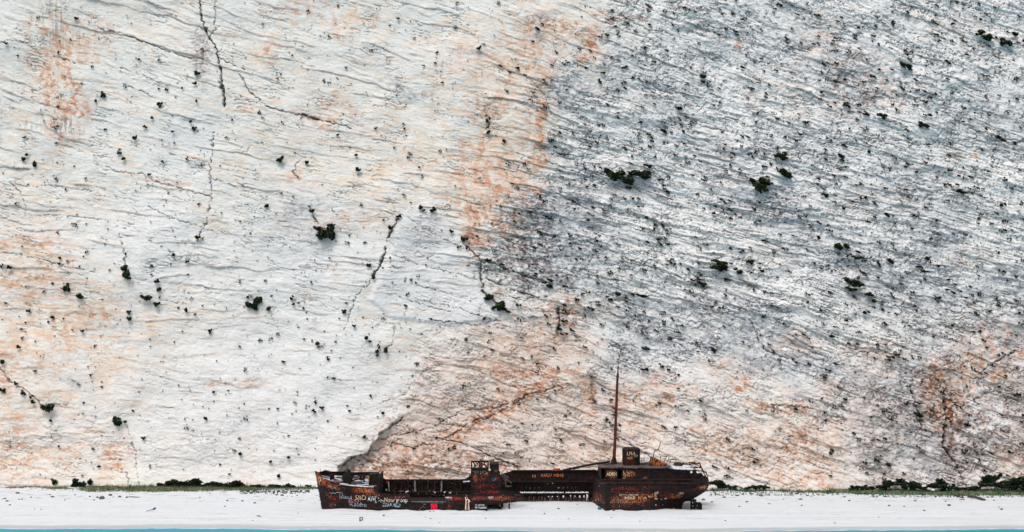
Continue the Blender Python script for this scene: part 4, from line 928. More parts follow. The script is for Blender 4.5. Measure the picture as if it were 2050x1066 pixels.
# --- middle
mid = plate('side_plating', [(893, 991), (915, 990), (944, 990), (1000, 984), (1020, 983), (1040, 985), (1049, 992), (1050, 1001), (1030, 1006), (1010, 1008), (992, 1009), (976, 1010), (976, 1030), (893, 1030)], lambda x, y: .15 + 3.5 * sst(x, 1003, 1052), ship, rag=1.0)
house = plate('midship_house', [(943, 948), (950, 950), (978, 949), (984, 952), (1000, 951), (1003, 957), (1004, 992), (943, 992)], const(1.0), ship, rag=.35, holes=lambda x, y: (np.hypot((x - 952) / 4, (y - 971) / 1.4) < 0))
solid('house_wall', [(943, 950), (944, 950), (944, 992), (943, 992)], 1.05, 6.5, ship)
solid('house_wall', [(1002.5, 955), (1003.5, 955), (1003.5, 992), (1002.5, 992)], 1.05, 6.5, ship)
plate('house_back', [(946, 952), (1000, 952), (1000, 990), (946, 990)], const(6.4), ship, step=1.2)
solid('house_deck', [(944, 950.2), (1001, 951.2), (1001, 952.2), (944, 951.2)], 1.1, 6.3, ship, c=(50, 36, 32))
fr = empty('bridge_frame', (0, 0, 0), None, None); fr.parent = ship; fr.location = S(960, 937, 1.2) - ship.location
def fbar(name, pts, y, r, **k): return bar(name, pts, y, r, fr, **k)
for yy, r in ((1.2, .085), (4.2, .05)):
    o_ = 0 if yy == 1.2 else 1
    for x in (944, 960, 977): fbar('post', [(x, 923.5 + o_), (x, 950)], yy, r, c=(28, 20, 18))
    for rr in (924, 937.5, 941): fbar('beam', [(943, rr + o_), (978, rr + o_)], yy, r, c=(26, 18, 16))
for x in (944, 977): tubes('beam', [[(S(x, 924, 1.2), .06), (S(x, 924, 4.2) , .06)]], fr, c=(28, 20, 18))
solid('beam', [(943, 937), (978, 937), (978, 940.6), (943, 940.6)], 1.1, 1.3, fr, c=(20, 16, 15))
for pts in ([(947, 925), (951, 931), (950, 936)], [(953, 926), (956, 930), (958, 925)], [(951, 931), (954, 934)], [(963, 925), (966, 932), (964, 937)], [(968, 932), (970, 926), (974, 925)], [(970, 930), (974, 936)]):
    fbar('torn_strip', pts, 2.2, .09, c=(26, 20, 18))
plate('torn_sheet', [(961, 925), (965, 925), (967, 930), (966, 937), (961, 937)], const(1.9), fr, rag=1.2, colf=lambda x, y: np.zeros(x.shape + (3,)) + np.array(lin(90, 48, 36)))
plate('torn_sheet', [(944, 945), (950, 948), (962, 949), (977, 944), (977, 950), (944, 951)], const(1.25), fr, rag=.8)
blk = plate('wheelhouse_wall', [(980.5, 931.5), (998, 930), (998.5, 948), (1000, 965), (980, 965)], const(1.4), ship, rag=.3, holes=lambda x, y: (np.hypot((x - 993) / 3.5, (y - 945) / 2.2) < 1) | (np.hypot((x - 981) / 1.2, (y - 941) / 2) < 1), label='dark upright wall of the small wheelhouse')
solid('wheelhouse_side', [(997.5, 931), (998.5, 931), (998.5, 952), (997.5, 952)], 1.5, 5.0, ship, c=(26, 20, 18))
solid('wheelhouse_roof', [(980, 930.2), (998.5, 929.6), (998.5, 930.6), (980, 931.4)], 1.3, 5.1, ship, c=(30, 22, 20))
for pts in ([(999, 950), (1010, 957), (1024, 968)], [(1001, 954), (1012, 962), (1013, 975)], [(1012, 974.5), (1024, 974)], [(1005, 949), (1018, 957)]):
    bar('stay', pts, 3.0, .1, ship, c=(96, 84, 80))
for pts in ([(1003, 1008), (1003.5, 1024)], [(1006, 1006), (1006, 1016)], [(985, 1009), (1003, 1022)], [(1020, 1008), (1019, 1014), (1020.5, 1023)]):
    bar('strut', pts, 1.2, .10, ship, c=(24, 20, 20))
solid('bent_plate', [(984, 1010), (992, 1009), (1003, 1016), (1003, 1024), (998, 1024)], 1.5, 1.6, ship, c=(40, 42, 46))
# --- aft hold: only the far side still stands
def hold_holes(x, y):
    h = (np.abs(y - 986.3 - .5 * noise(x / 6, 0 * y, 600)) < 1.1 + 1.5 * np.clip(noise(x / 2.1, y / 1.5, 601), -.5, 1)) & (x > 1034) & (x < 1178) & (noise(x / 2.5, y / 4, 602) < .5) & ~((x > 1128) & (x < 1132))
    h |= (np.hypot(x - 1153, (y - 986)) < 0)
    for cx in (1098, 1106, 1116, 1128, 1142, 1151, 1161, 1169): h |= (np.hypot((x - cx) / 1.3, (y - 994.5) / (1.0 + (cx > 1125) * 1.4)) + .5 * noise(x, y, 603) < 1)
    h |= (np.abs(x - 1175.5 - .4 * noise(y / 3, x * 0, 604)) < 1.5) & (y > 990.5) & (y < 1005.5)
    h |= (np.hypot((x - 1118) / 2.4, (y - 977) / .8) < .8) | (np.hypot((x - 1106) / .9, (y - 968) / .9) < 1) | (np.hypot((x - 1097) / 1.3, (y - 969) / .5) < 1)
    h |= (noise(x / 1.4, y / 2.4, 606) > .42) & (y > 1003) & (x < 1190)
    return h
holdw = plate('hold_side', [(996, 953), (1008, 948), (1025, 943.3), (1060, 942.6), (1120, 942.8), (1194, 942.4), (1203, 941), (1203, 1016), (1000, 1016)], const(7.6), ship, rag=.55, holes=hold_holes, label='far side of the open hold with a torn gap along it')
solid('coaming', [(1024, 942.2), (1194, 941.4), (1194, 943.2), (1024, 944)], 7.3, 7.9, ship, c=(30, 22, 20))
solid('stringer', [(1010, 964.5), (1192, 964.5), (1192, 966), (1010, 966)], 6.9, 7.55, ship, c=(22, 18, 17))
solid('stringer', [(1010, 989), (1190, 988.6), (1190, 990), (1010, 990.4)], 6.9, 7.55, ship, c=(22, 18, 18))
x = 1012.0
while x < 1186:
    h = rs.uniform(0, 6); c = [(112, 84, 82), (84, 60, 58), (64, 46, 44), (132, 104, 100)][rs.randint(4)]
    bar('rib', [(x, 992 + h), (x + rs.uniform(-1, 1), 1003), (x + rs.uniform(-1, 1), 1010)], 7.2, rs.uniform(.035, .075), ship, c=c); x += rs.uniform(2.4, 5.4)
for x in (1044, 1054, 1062, 1070, 1079, 1120, 1127, 1135, 1144, 1153): bar('bracket', [(x + rs.uniform(-2, 2), 974 + rs.uniform(0, 2)), (x + rs.uniform(-1, 1), 977 + rs.uniform(0, 3))], 7.3, rs.uniform(.04, .08), ship, c=(86, 68, 62))
for x, r, h in ((1048, 988, 3), (1090, 988, 2)): pass
bar('boom', [(1221, 924.5, 4.2), (1180, 931, 4.6), (1128, 941.5, 6.6)], 4.2, .14, ship, c=(34, 24, 22))
bar('wire', [(1215, 931, 4.4), (1170, 937, 5), (1128, 941.5, 6.2)], 4.2, .035, ship, c=(40, 34, 32))
solid('hatch_scrap', [(1108, 939.5), (1121, 938.6), (1122, 942.5), (1106, 943)], 7.2, 7.9, ship, c=(150, 66, 44), label='rust red scrap on the hold edge')
# --- stern
def st_holes(x, y):
    h = (np.hypot((x - 1316) / 4.4, (y - 999.5) / 1.5) + .4 * noise(x, y, 610) < 1) | (np.hypot((x - 1332) / 3.4, (y - 998.5) / 1.1) + .4 * noise(x, y, 611) < 1)
    return h & False
stern = plate('stern_hull', [(1186.5, 975), (1189, 962), (1196, 957), (1203, 961), (1398, 960), (1408, 953.5), (1412, 953), (1418, 956.5), (1418, 976), (1413, 983.5), (1401, 992), (1390, 998), (1386, 1000), (1384, 1003.5), (1380, 1004), (1374, 1003.6), (1369, 1006.4), (1365.6, 1012), (1364, 1030), (1210, 1030), (1196, 1022), (1186, 1016)], near_y, ship, rag=.35)
plate('stern_far_hull', [(1210, 961), (1396, 961), (1409, 958), (1418, 961), (1418, 973), (1413, 980), (1400, 988), (1390, 992), (1384, 998), (1374, 999), (1367, 1003), (1364, 1018), (1210, 1018)], far_y, ship, step=1.0, rag=.3)
for cx, cy, w in ((1313, 999.3, 4), (1324, 1000, 1.6), (1332, 998.6, 3), (1293, 1002.5, 1.2), (1313, 1011.5, 1.2), (1327, 1011, .8), (1349, 1018.5, 2.5)):
    q = S(cx, cy, float(near_y(cx, cy)) - .08)
    n_ = 9; vv = [tuple(q + Vector((w * .062 * math.cos(t) * rs.uniform(.7, 1.1), -.04 * (k % 2), .07 * math.sin(t)))) for k, t in enumerate(np.linspace(0, 2 * math.pi, n_, endpoint=False))]
    vv.append(tuple(q + Vector((0, -.12, .02)))); link_mesh('sand_patch', vv, [(i, (i + 1) % n_, n_) for i in range(n_)], P_WHITE, ship)
dh_holes = lambda x, y: ((np.abs(x - 1240.5) < 3.2) & (np.abs(y - 950) < 8.6)) | (np.hypot((x - 1385) / 3.2, (y - 945.5) / 2.4) + .4 * noise(x, y, 612) < 1) | (np.hypot((x - 1398) / 4.2, (y - 945.5) / 2.6) + .5 * noise(x, y, 613) < 1)
for _ in range(16):
    a_ = (rs.uniform(760, 940), rs.uniform(978, 1003)); bar('scrap', [a_, (a_[0] + rs.uniform(-7, 7), a_[1] + rs.uniform(-4, 3))], rs.uniform(3, 7), rs.uniform(.04, .1), ship, c=[(70, 40, 34), (40, 28, 26), (110, 90, 84)][rs.randint(3)])
for _ in range(14):
    a_ = (rs.uniform(1206, 1390), rs.uniform(929, 934)); bar('scrap', [a_, (a_[0] + rs.uniform(-6, 6), a_[1] - rs.uniform(0, 5))], rs.uniform(2, 6), rs.uniform(.03, .07), ship, c=(60, 40, 36))
for _ in range(10):
    a_ = (rs.uniform(645, 750), rs.uniform(955, 968)); bar('scrap', [a_, (a_[0] + rs.uniform(-6, 6), a_[1] - rs.uniform(-2, 4))], rs.uniform(3, 6), rs.uniform(.04, .09), ship, c=(40, 32, 32))
dh = plate('deckhouse', [(1203, 936), (1300, 938), (1345, 938), (1388, 940.5), (1400, 942), (1409, 953.5), (1404, 963), (1203, 963)], lambda x, y: near_y(x, 960) + .45, ship, rag=.25, holes=dh_holes)
plate('deckhouse_back', [(1206, 938), (1376, 940), (1376, 960), (1206, 960)], const(7.0), ship, step=1.3, rag=.2)
solid('deckhouse_end', [(1203, 937), (1204, 937), (1204, 962), (1203, 962)], .5, 7.5, ship, c=(40, 26, 24))
solid('inner_bulkhead', [(1234, 939), (1250, 939), (1250, 960), (1234, 960)], 2.4, 2.6, ship, c=(14, 12, 12))
solid('knuckle', [(1204, 966.4), (1395, 967.6), (1395, 968.8), (1204, 967.8)], -.12, .1, ship, c=(58, 38, 36))
solid('knuckle', [(1204, 960.4), (1395, 959.6), (1395, 961.6), (1204, 962)], -.06, .5, ship, c=(34, 22, 22))
NUr = 90
rv = []; rc = []
for i in range(NUr + 1):
    px = 1200 + (1392 - 1200) * i / NUr; yn = float(near_y(px, 950)) * .9 + .1 if px > 1212 else .1
    zt = S(px, 936 + 3.5 * sst(px, 1300, 1390) + .5 * float(noise(px / 9, .5, 620)), yn).z
    X0 = S(px, 936, yn).x
    for k in range(13):
        y = yn + (7.6 - 2 * yn) * k / 12; rv.append((X0, y, zt + .05 * float(noise(px / 7, y, 621)) ))
RV = np.array(rv); rcc = np.empty((len(rv), 3)); rcc[:] = lin(96, 84, 82)
mm_ = sst(fbm(RV[:, 0] / 1.4, RV[:, 1] / 1.2, 3, 622), -.1, .3)[:, None]; rcc = rcc * (1 - mm_) + np.array(lin(52, 40, 38)) * mm_
mm_ = (sst(RV[:, 0], 19.6, 20.4) * (1 - sst(RV[:, 0], 22.4, 23)) * sst(fbm(RV[:, 0] / 1.4, RV[:, 1] / 1.2, 3, 625), -.35, -.1))[:, None]; rcc = rcc * (1 - mm_) + np.array(lin(206, 212, 216)) * mm_
ii = np.arange((NUr + 1) * 13).reshape(NUr + 1, 13)
rf = link_mesh('deckhouse_roof', rv, np.stack([ii[:-1, :-1], ii[1:, :-1], ii[1:, 1:], ii[:-1, 1:]], -1).reshape(-1, 4), M_SHIP, ship, rcc)
md = rf.modifiers.new('t', 'SOLIDIFY'); md.thickness = .12
# funnel
def ring(cx, row, hw, y, hd, n=36, p=3.0):
    c = S(cx, row, y); w = hw * .0636; out = []
    for i in range(n):
        t = 2 * math.pi * i / n; ct, st = math.cos(t), math.sin(t)
        out.append((c.x + w * math.copysign(abs(ct) ** (2 / p), ct), c.y + hd * math.copysign(abs(st) ** (2 / p), st), c.z))
    return out
rows = [(937.5, 17), (930, 17.2), (920, 17.4), (910, 17.4), (902, 17.5), (899, 17.3), (897.2, 16), (896.4, 13.5), (896.2, 11)]
fv = []; fpx = []; fpy = []
for r_, w_ in rows:
    for q in ring(1263.5, r_, w_, 4.0, 1.5 * w_ / 17.5): fv.append(q); a, b = project(*q); fpx.append(a); fpy.append(b)
ff_ = [(i * 36 + s, i * 36 + (s + 1) % 36, (i + 1) * 36 + (s + 1) % 36, (i + 1) * 36 + s) for i in range(len(rows) - 1) for s in range(36)] + [tuple(range((len(rows) - 1) * 36, len(rows) * 36))]
fun = link_mesh('funnel', fv, ff_, M_SHIP, ship, rust(np.array(fpx), np.array(fpy)), smooth=False)
link_mesh('funnel_band', ring(1263.5, 901.5, 17.9, 4, 1.55) + ring(1263.5, 903, 17.9, 4, 1.55), [(s, (s + 1) % 36, 36 + (s + 1) % 36, 36 + s) for s in range(36)], M_SHIP, fun, np.array([lin(30, 22, 20)] * 72))
fy = const(2.48)
writing('LISA', 1255.5, 1272, 904.5, 912, fy, fun, P_PALE); writing('KB', 1256.5, 1266.5, 914.5, 920, fy, fun, P_ORANGE); writing('EJ', 1269, 1276, 911, 916.5, fy, fun, P_BLUE, skew=0)
# mast with its foot
tubes('mast', [[(S(1229, 934, 4.2), .2), (S(1230.5, 900, 4.2), .19), (S(1232.5, 850, 4.2), .18), (S(1234.3, 800, 4.2), .17), (S(1235.6, 770, 4.2), .16), (S(1236.1, 757, 4.2), .15), (S(1236.6, 753, 4.2), .19), (S(1236.9, 745, 4.2), .09), (S(1237.4, 735, 4.2), .05), (S(1237.8, 719, 4.2), .03)]], ship, c=(92, 42, 34), sides=12, label='tall leaning rust red mast')
tubes('mast_foot', [[(S(1228.5, 936, 4.2), .47), (S(1229, 925, 4.2), .36), (S(1229.6, 912, 4.2), .16)]], ship, c=(36, 22, 20), sides=8)
bar('mast_fitting', [(1235.4, 735), (1239.6, 735)], 4.2, .04, ship)
bar('shroud', [(1236.5, 755), (1226, 925)], 4.0, .025, ship, c=(70, 40, 34))
# clutter on the roof
box = plate('tilted_cabin_panel', [(1301, 929), (1306, 915.5), (1311, 916), (1323, 923), (1335.5, 934), (1326, 937.5), (1300, 933)], lambda x, y: 2.2 + (x - 1300) * .01, ship, rag=.3, thick=.1, label='orange rusted cabin panel tilted over on the roof')
solid('panel_side', [(1299.5, 930), (1305.5, 915.3), (1306.5, 915.6), (1301, 931)], 2.25, 3.6, ship, c=(110, 66, 44))
bar('bent_rod', [(1308, 916), (1309, 908), (1312, 902.5), (1318, 899.5), (1321, 892), (1322, 885)], 2.6, .05, ship, c=(50, 34, 30))
bar('bent_rod', [(1316, 900), (1319, 901)], 2.6, .07, ship)
for pts in ([(1328, 928), (1335, 913), (1340, 916), (1333, 931), (1328, 928)], [(1341, 930), (1342, 919)], [(1323, 913.5), (1334, 914)], [(1322, 913), (1322.5, 921)], [(1343, 919), (1355, 922)]):
    bar('ladder_frame', pts, 3.2, .05, ship, c=(70, 50, 44))
rl = [[(S(a, b, 5.0), .028), (S(c_, d_, 5.0), .028)] for a, b, c_, d_ in ((1281, 917, 1298, 917), (1281, 923, 1298, 923), (1284, 917, 1284, 931), (1290, 917, 1290, 931), (1297.5, 916, 1297.5, 931))]
tubes('railing', rl, ship, c=(96, 108, 124), sides=5, label='thin blue grey railing beside the funnel')
def lump(name, px, py, y, rx, rz, ry, c):
    bm = bmesh.new(); bmesh.ops.create_icosphere(bm, subdivisions=3, radius=1); q = S(px, py, y)
    for v in bm.verts:
        n = 1 + .12 * float(noise(v.co.x * 2, v.co.z * 2 + v.co.y, 630)); v.co = Vector((q.x + v.co.x * rx * n, q.y + v.co.y * ry * n, q.z + max(v.co.z, -.3) * rz * n))
    vv = [tuple(v.co) for v in bm.verts]; ff = [tuple(w.index for w in f.verts) for f in bm.faces]; bm.free()
    return link_mesh(name, vv, ff, M_SHIP, ship, np.array([lin(*c)] * len(vv)))
lump('skylight', 1357, 931, 4.5, .62, .36, .7, (58, 32, 28)); lump('vent_cowl', 1292, 932, 3.8, .5, .22, .6, (34, 28, 30))
solid('roof_coaming', [(1205, 931.5), (1246, 931.5), (1246, 934.5), (1205, 934)], 3.2, 6.5, ship, c=(38, 30, 28))
solid('roof_coaming', [(1281, 930.5), (1300, 930.5), (1300, 934), (1281, 934)], 3.2, 6, ship, c=(40, 40, 44))
bar('pipe', [(1282, 926.5), (1292, 926)], 2.6, .05, ship, c=(150, 150, 152))
solid('roof_coaming', [(1336, 930.5), (1384, 930), (1384, 932), (1336, 932.5)], 6.2, 6.5, ship, c=(40, 26, 24))
for pts in ([(1366, 929), (1385, 926), (1402, 930), (1409, 944)], [(1380, 926), (1395, 931), (1404, 936)], [(1380, 930), (1402, 927)], [(1384, 938), (1404, 936), (1409, 947), (1412, 954)], [(1378, 941), (1392, 935), (1405, 938)], [(1404, 941), (1415, 947), (1413, 953)], [(1400, 928), (1406, 941)], [(1386, 942), (1388, 949)], [(1392, 941), (1395, 950)], [(1404, 944), (1414, 946), (1417, 956)]):
    bar('bent_railing', pts, 3.4, .06, ship, c=(70, 40, 34))
# rudder, post
solid('stern_post', [(1382.6, 1000), (1386, 1000), (1386, 1030), (1382.6, 1030)], 4.0, 4.4, ship, c=(28, 22, 20))
rud = plate('rudder', [(1388.5, 1006), (1401, 1006), (1404, 1007.5), (1405.3, 1011), (1405, 1030), (1387.5, 1030)], const(4.15), ship, rag=.15, thick=.16, holes=lambda x, y: (np.hypot((x - 1396) / 1.0, (y - 1012) / 1.4) < 0))
for pts in ([(1388.5, 1007), (1388.5, 999)], [(1386, 1002), (1392, 1003)], [(1386, 1010), (1389, 1010)], [(1385.5, 1016), (1388, 1018)], [(1392, 1000), (1393, 1005)]):
    bar('rudder_stock', pts, 4.2, .12, ship, c=(26, 20, 20))
scribble(1394, 1398, 1010, 1014, 4, const(4.0), rud, P_PALE, 1.0, .4); scribble(1392, 1398, 1018, 1020, 4, const(4.0), rud, P_WHITE, .8, .4)

# --- the writing on the plates
W = writing
W('Ituoui', 680, 704, 989.5, 998, near_y, bow, P_BLUE, rot=2.5); W('SIID', 711, 733, 992, 1001.5, near_y, bow, P_PALE); W('AWI', 736, 752, 993, 1003.5, near_y, bow, P_WHITE, rot=1)
W('Nour', 769, 791, 996, 1005, near_y, bow, P_PALE, rot=1); W('group', 793, 816, 1000, 1008.5, near_y, bow, P_WHITE); W('SZAKALD', 766, 802, 1006.5, 1014.5, near_y, bow, P_BLUE, rot=1.5, bold=.035)
W('Kabbe', 700, 734, 1005, 1014, near_y, bow, P_BLUE, rot=1); W('KSI', 698, 718, 1000.5, 1006, near_y, bow, P_PINK)
bow_line = [(664, 989), (667, 986), (670, 989), (675, 986), (684, 987), (687, 993)]
tubes('graffiti', [[(S(a, b, float(near_y(a, b)) - .1), .035) for a, b in bow_line]], bow, mat=P_BLUE, sides=4)
tubes('graffiti', [[(S(a, b, .0 - .1), .035) for a, b in ((757, 1004), (762, 1001), (768, 1004), (771, 1004))]], bow, mat=P_WHITE, sides=4)
scribble(651, 665, 985, 996, 16, near_y, bow, P_PINK, 1.4, .28); scribble(662, 682, 994, 1000, 16, near_y, bow, P_RED, 1.8, .4); scribble(660, 676, 1005, 1015, 12, near_y, bow, P_PINK, 1.5, .3)
scribble(786, 812, 994, 998, 24, near_y, bow, P_PINK, 1.2, .25); scribble(748, 768, 1004, 1008, 9, near_y, bow, P_WHITE, .9, .4, upright=.1); scribble(656, 680, 970, 981, 14, near_y, bow, P_PALE, 1.4, .35); scribble(640, 648, 956, 968, 8, near_y, bow, P_PALE, 2.2, .5)
scribble(716, 748, 978, 986, 24, near_y, bow, P_ORANGE, 1.8, .4); scribble(736, 748, 978, 986, 9, near_y, bow, P_PALE, 1.0, .35); scribble(843, 851, 1008, 1018, 9, near_y, bow, P_WHITE, .8, .35); scribble(752, 760, 991, 999, 8, near_y, bow, P_PALE, 1.2, .35)
my = lambda x, y: .15 + 3.5 * sst(x, 1003, 1052)
W('maho', 891, 905, 994.5, 998, my, mid, P_WHITE, bold=.05); scribble(893, 930, 995, 1001, 46, my, mid, P_RED, 1.4, .3); scribble(895, 925, 997, 1002, 22, my, mid, P_PINK, 1.0, .25); scribble(944, 1000, 995, 1001, 60, my, mid, P_RED, 1.3, .3)
scribble(944, 972, 995, 1002, 24, my, mid, P_PINK, 1.2, .28); scribble(975, 1024, 994, 1003, 46, my, mid, P_ORANGE, 1.4, .3); scribble(1000, 1045, 990, 1003, 30, my, mid, P_PINK, 1.2, .26); W('AMET', 977, 988, 994.5, 998.5, my, mid, P_WHITE, bold=.04)
W('Lisa', 952, 968, 987, 991.5, const(1.0), house, P_PALE); scribble(960, 992, 982, 990, 40, const(1.0), house, P_RED, 1.8, .35); scribble(950, 995, 970, 978, 18, const(1.0), house, P_RED, 1.2, .3); scribble(960, 972, 957, 966, 8, const(1.0), house, P_ORANGE, .9, .3); scribble(950, 976, 946, 950, 10, const(1.0), house, P_PALE, 1.1, .35, upright=.2)
blackp = solid('black_panel', [(948, 1009.5), (976, 1009), (976, 1021.5), (948, 1022)], -.06, .1, ship, c=(18, 24, 26), label='black painted panel lettered in white')
W('MONSTER', 951, 970, 1010.5, 1013.2, const(-.06), blackp, P_WHITE, bold=.02); W('DEKA-ABBA', 951.5, 974.5, 1015, 1018.6, const(-.06), blackp, P_WHITE, bold=.05)
W('II', 1065.5, 1072, 951, 956.5, const(7.6), holdw, P_ORANGE); W('KAPLU', 1084, 1104, 949.5, 956, const(7.6), holdw, P_ORANGE, rot=-1.5); W('MBAS', 1109, 1128, 949, 955, const(7.6), holdw, P_ORANGE)
dy_ = lambda x, y: near_y(x, 960) + .45
W('ADEN', 1214, 1234, 946, 953, dy_, dh, P_PALE, bold=.03); scribble(1215, 1234, 943, 945.5, 22, dy_, dh, P_ORANGE, 1.0, .25); scribble(1213, 1233, 953, 958, 14, dy_, dh, P_ORANGE, 1.2, .3); scribble(1248, 1252, 944, 958, 7, dy_, dh, P_PALE, 2.6, .5); scribble(1254, 1271, 943, 955, 26, dy_, dh, P_ORANGE, 1.8, .35); scribble(1255, 1266, 946, 953, 8, dy_, dh, P_PALE, 1.6, .4)
scribble(1287, 1299, 953, 958, 6, dy_, dh, P_PALE, 1.6, .35); scribble(1313, 1330, 918, 934, 30, const(2.3), box, P_ORANGE, 1.6, .3); scribble(1307, 1313, 918, 928, 6, const(2.3), box, P_PALE, 2.2, .4)
ny = near_y
W('AMORE DI MAMMA', 1240, 1278, 990, 992.8, ny, stern, P_PALE, bold=.03); W('SEVA', 1277, 1296, 994.5, 1000.5, ny, stern, P_ORANGE, bold=.03); W('CF', 1310, 1318.5, 985, 990, ny, stern, P_PALE, bold=.05); W('R', 1310, 1316, 990.5, 995.5, ny, stern, P_ORANGE, bold=.05); W('P', 1310, 1314, 996, 1000.5, ny, stern, P_ORANGE, bold=.05)
W('KFA', 1298, 1308, 993, 996.5, ny, stern, P_PALE, bold=.03); W('KOA', 1358, 1369, 986, 990, ny, stern, P_PALE, bold=.05); W('MIKE', 1251, 1272, 994.5, 1000, ny, stern, P_PALE, bold=.02); scribble(1278, 1309, 989.5, 992, 30, ny, stern, P_ORANGE, .9, .3)
scribble(1223, 1275, 995, 1001, 60, ny, stern, P_ORANGE, 1.4, .26); scribble(1223, 1290, 1001, 1008, 90, ny, stern, P_ORANGE, 1.3, .28); scribble(1225, 1262, 1000, 1008, 40, ny, stern, P_PALE, 1.1, .22); scribble(1224, 1300, 984, 990, 44, ny, stern, P_RED, 1.2, .22); scribble(1240, 1285, 986, 989, 22, ny, stern, P_PINK, .9, .2)
scribble(1343, 1366, 990, 998, 46, ny, stern, P_ORANGE, 1.5, .32); scribble(1325, 1346, 988, 995, 20, ny, stern, P_RED, 1.2, .28); scribble(1400, 1414, 974, 980, 20, ny, stern, P_ORANGE, 1.5, .35, upright=.2); scribble(1405, 1415, 973, 976, 5, ny, stern, P_PALE, 1.2, .3, upright=.1)
scribble(1222, 1300, 1008, 1016, 46, ny, stern, P_PINK, .8, .2); scribble(1215, 1305, 1004, 1016, 10, ny, stern, P_WHITE, .7, .3); scribble(1192, 1208, 988, 1004, 26, ny, stern, P_ORANGE, 1.3, .24); scribble(1187, 1210, 998, 1010, 20, ny, stern, P_PALE, 1.2, .2); scribble(1222, 1300, 975, 982, 26, ny, stern, P_RED, 1.6, .35)
scribble(1198, 1200, 973, 975, 2, ny, stern, P_WHITE, .8, .4)
# ------------------------------------------------------------------ the person by the hull
def skin(name, nodes, edges, mat, parent, sub=1):
    me = bpy.data.meshes.new(name); me.from_pydata([n[:3] for n in nodes], edges, []); me.materials.append(mat)
    o = bpy.data.objects.new(name, me); C.objects.link(o); o.parent = parent
    md = o.modifiers.new('skin', 'SKIN'); md.use_smooth_shade = True
    for v, n in zip(me.skin_vertices[0].data, nodes): v.radius = (n[3], n[4] if len(n) > 4 else n[3])
    me.skin_vertices[0].data[0].use_root = True
    o.modifiers.new('sub', 'SUBSURF').levels = sub; o.modifiers['sub'].render_levels = sub
    return o
M_SKIN = mat_noise('skin', lin(196, 150, 126), lin(212, 168, 142), 8, .6)
M_HAIR = mat_noise('dark_hair', lin(36, 26, 22), lin(52, 38, 30), 20, .7)
M_DARKC = mat_noise('dark_cloth', lin(34, 26, 26), lin(50, 36, 34), 12, .9)
M_COAT = mat_noise('pale_cloth', lin(224, 200, 182), lin(236, 218, 202), 6, .9, bump=.3, bscale=20)
pp = G(935.5, 1022.5); pz = gz(pp.x, pp.y)
per = empty('person', (pp.x, pp.y, pz), 'person in a long open pale coat, one arm raised, standing against the hull', 'person')
body = [(0, 0, .95, .13, .10), (0, 0, 1.12, .12, .09), (0, 0, 1.32, .15, .10), (0, 0, 1.42, .08, .07), (0, 0, 1.47, .05), (0, -.01, 1.55, .07, .085), (0, -.01, 1.64, .078, .095), (0, 0, 1.70, .06, .07)]
E = [(i, i + 1) for i in range(7)]
def limb(start, pts):
    global body, E
    p = start
    for q in pts: body.append(q); E.append((p, len(body) - 1)); p = len(body) - 1
    return p
for sx in (-1, 1):
    limb(0, [(sx * .10, 0, .88, .085), (sx * .12, 0, .50, .058), (sx * .13, .02, .30, .052), (sx * .13, .02, .09, .036), (sx * .14, -.05, .04, .036), (sx * .15, -.15, .025, .028)])
ha = limb(2, [(-.17, 0, 1.38, .055), (-.25, -.02, 1.55, .042), (-.17, -.06, 1.72, .034), (-.12, -.07, 1.80, .024), (-.11, -.07, 1.85, .026)])
hb = limb(2, [(.17, 0, 1.38, .055), (.33, -.02, 1.18, .042), (.20, -.14, 1.08, .032), (.14, -.17, 1.07, .024), (.10, -.18, 1.06, .026)])
for h, d, s in ((ha, Vector((.25, 0, 1)), 1), (hb, Vector((-1, -.1, -.15)), -1)):
    c = Vector(body[h][:3]); d.normalize(); side = d.cross(Vector((0, 1, 0))).normalized()
    for k, (off, ln_) in enumerate(((-.028, .055), (-.010, .068), (.008, .072), (.026, .064))):
        a = c + side * off + d * .03; b = a + d * ln_ * .55 + Vector((0, -.012, 0)); e = b + d * ln_ * .4 + Vector((0, -.02, 0))
        limb(h, [(*a, .009), (*b, .008), (*e, .007)])
    a = c - side * .035 - d * .01; b = a - side * .02 + d * .035
    limb(h, [(*a, .011), (*b, .009)])
skin('body', body, E, M_SKIN, per, 1)
skin('dark_clothes', [(0, 0, .93, .15, .12), (0, 0, 1.12, .135, .10), (0, 0, 1.32, .165, .115), (0, 0, 1.41, .10, .09), (-.10, 0, .86, .105), (-.12, 0, .50, .075), (-.13, .02, .16, .062), (.10, 0, .86, .105), (.12, 0, .50, .075), (.13, .02, .16, .062)],
     [(0, 1), (1, 2), (2, 3), (0, 4), (4, 5), (5, 6), (0, 7), (7, 8), (8, 9)], M_DARKC, per, 1)
skin('hair', [(0, .03, 1.70, .085, .09), (0, .05, 1.62, .08, .07), (0, .06, 1.50, .07, .05), (0, .07, 1.38, .06, .04)], [(0, 1), (1, 2), (2, 3)], M_HAIR, per, 1)
skin('shoes', [(-.13, .03, .05, .05), (-.145, -.08, .035, .045), (-.15, -.17, .03, .035), (.13, .03, .05, .05), (.145, -.08, .035, .045), (.15, -.17, .03, .035)], [(0, 1), (1, 2), (3, 4), (4, 5)], M_SKIN, per, 1)
fm_ = []; ff2 = []
for a, b, r in ((-.03, 1.65, .010), (.03, 1.65, .010)):
    k = len(fm_); fm_ += [(a - r, -.115, b), (a, -.118, b - r * .6), (a + r, -.115, b), (a, -.118, b + r * .6)]; ff2.append((k, k + 1, k + 2, k + 3))
k = len(fm_); fm_ += [(-.02, -.10, 1.575), (0, -.105, 1.568), (.02, -.10, 1.575), (0, -.106, 1.582)]; ff2.append((k, k + 1, k + 2, k + 3))
k = len(fm_); fm_ += [(-.012, -.10, 1.60), (.012, -.10, 1.60), (0, -.135, 1.605), (0, -.10, 1.64)]; ff2 += [(k, k + 1, k + 2), (k, k + 2, k + 3), (k + 1, k + 3, k + 2)]
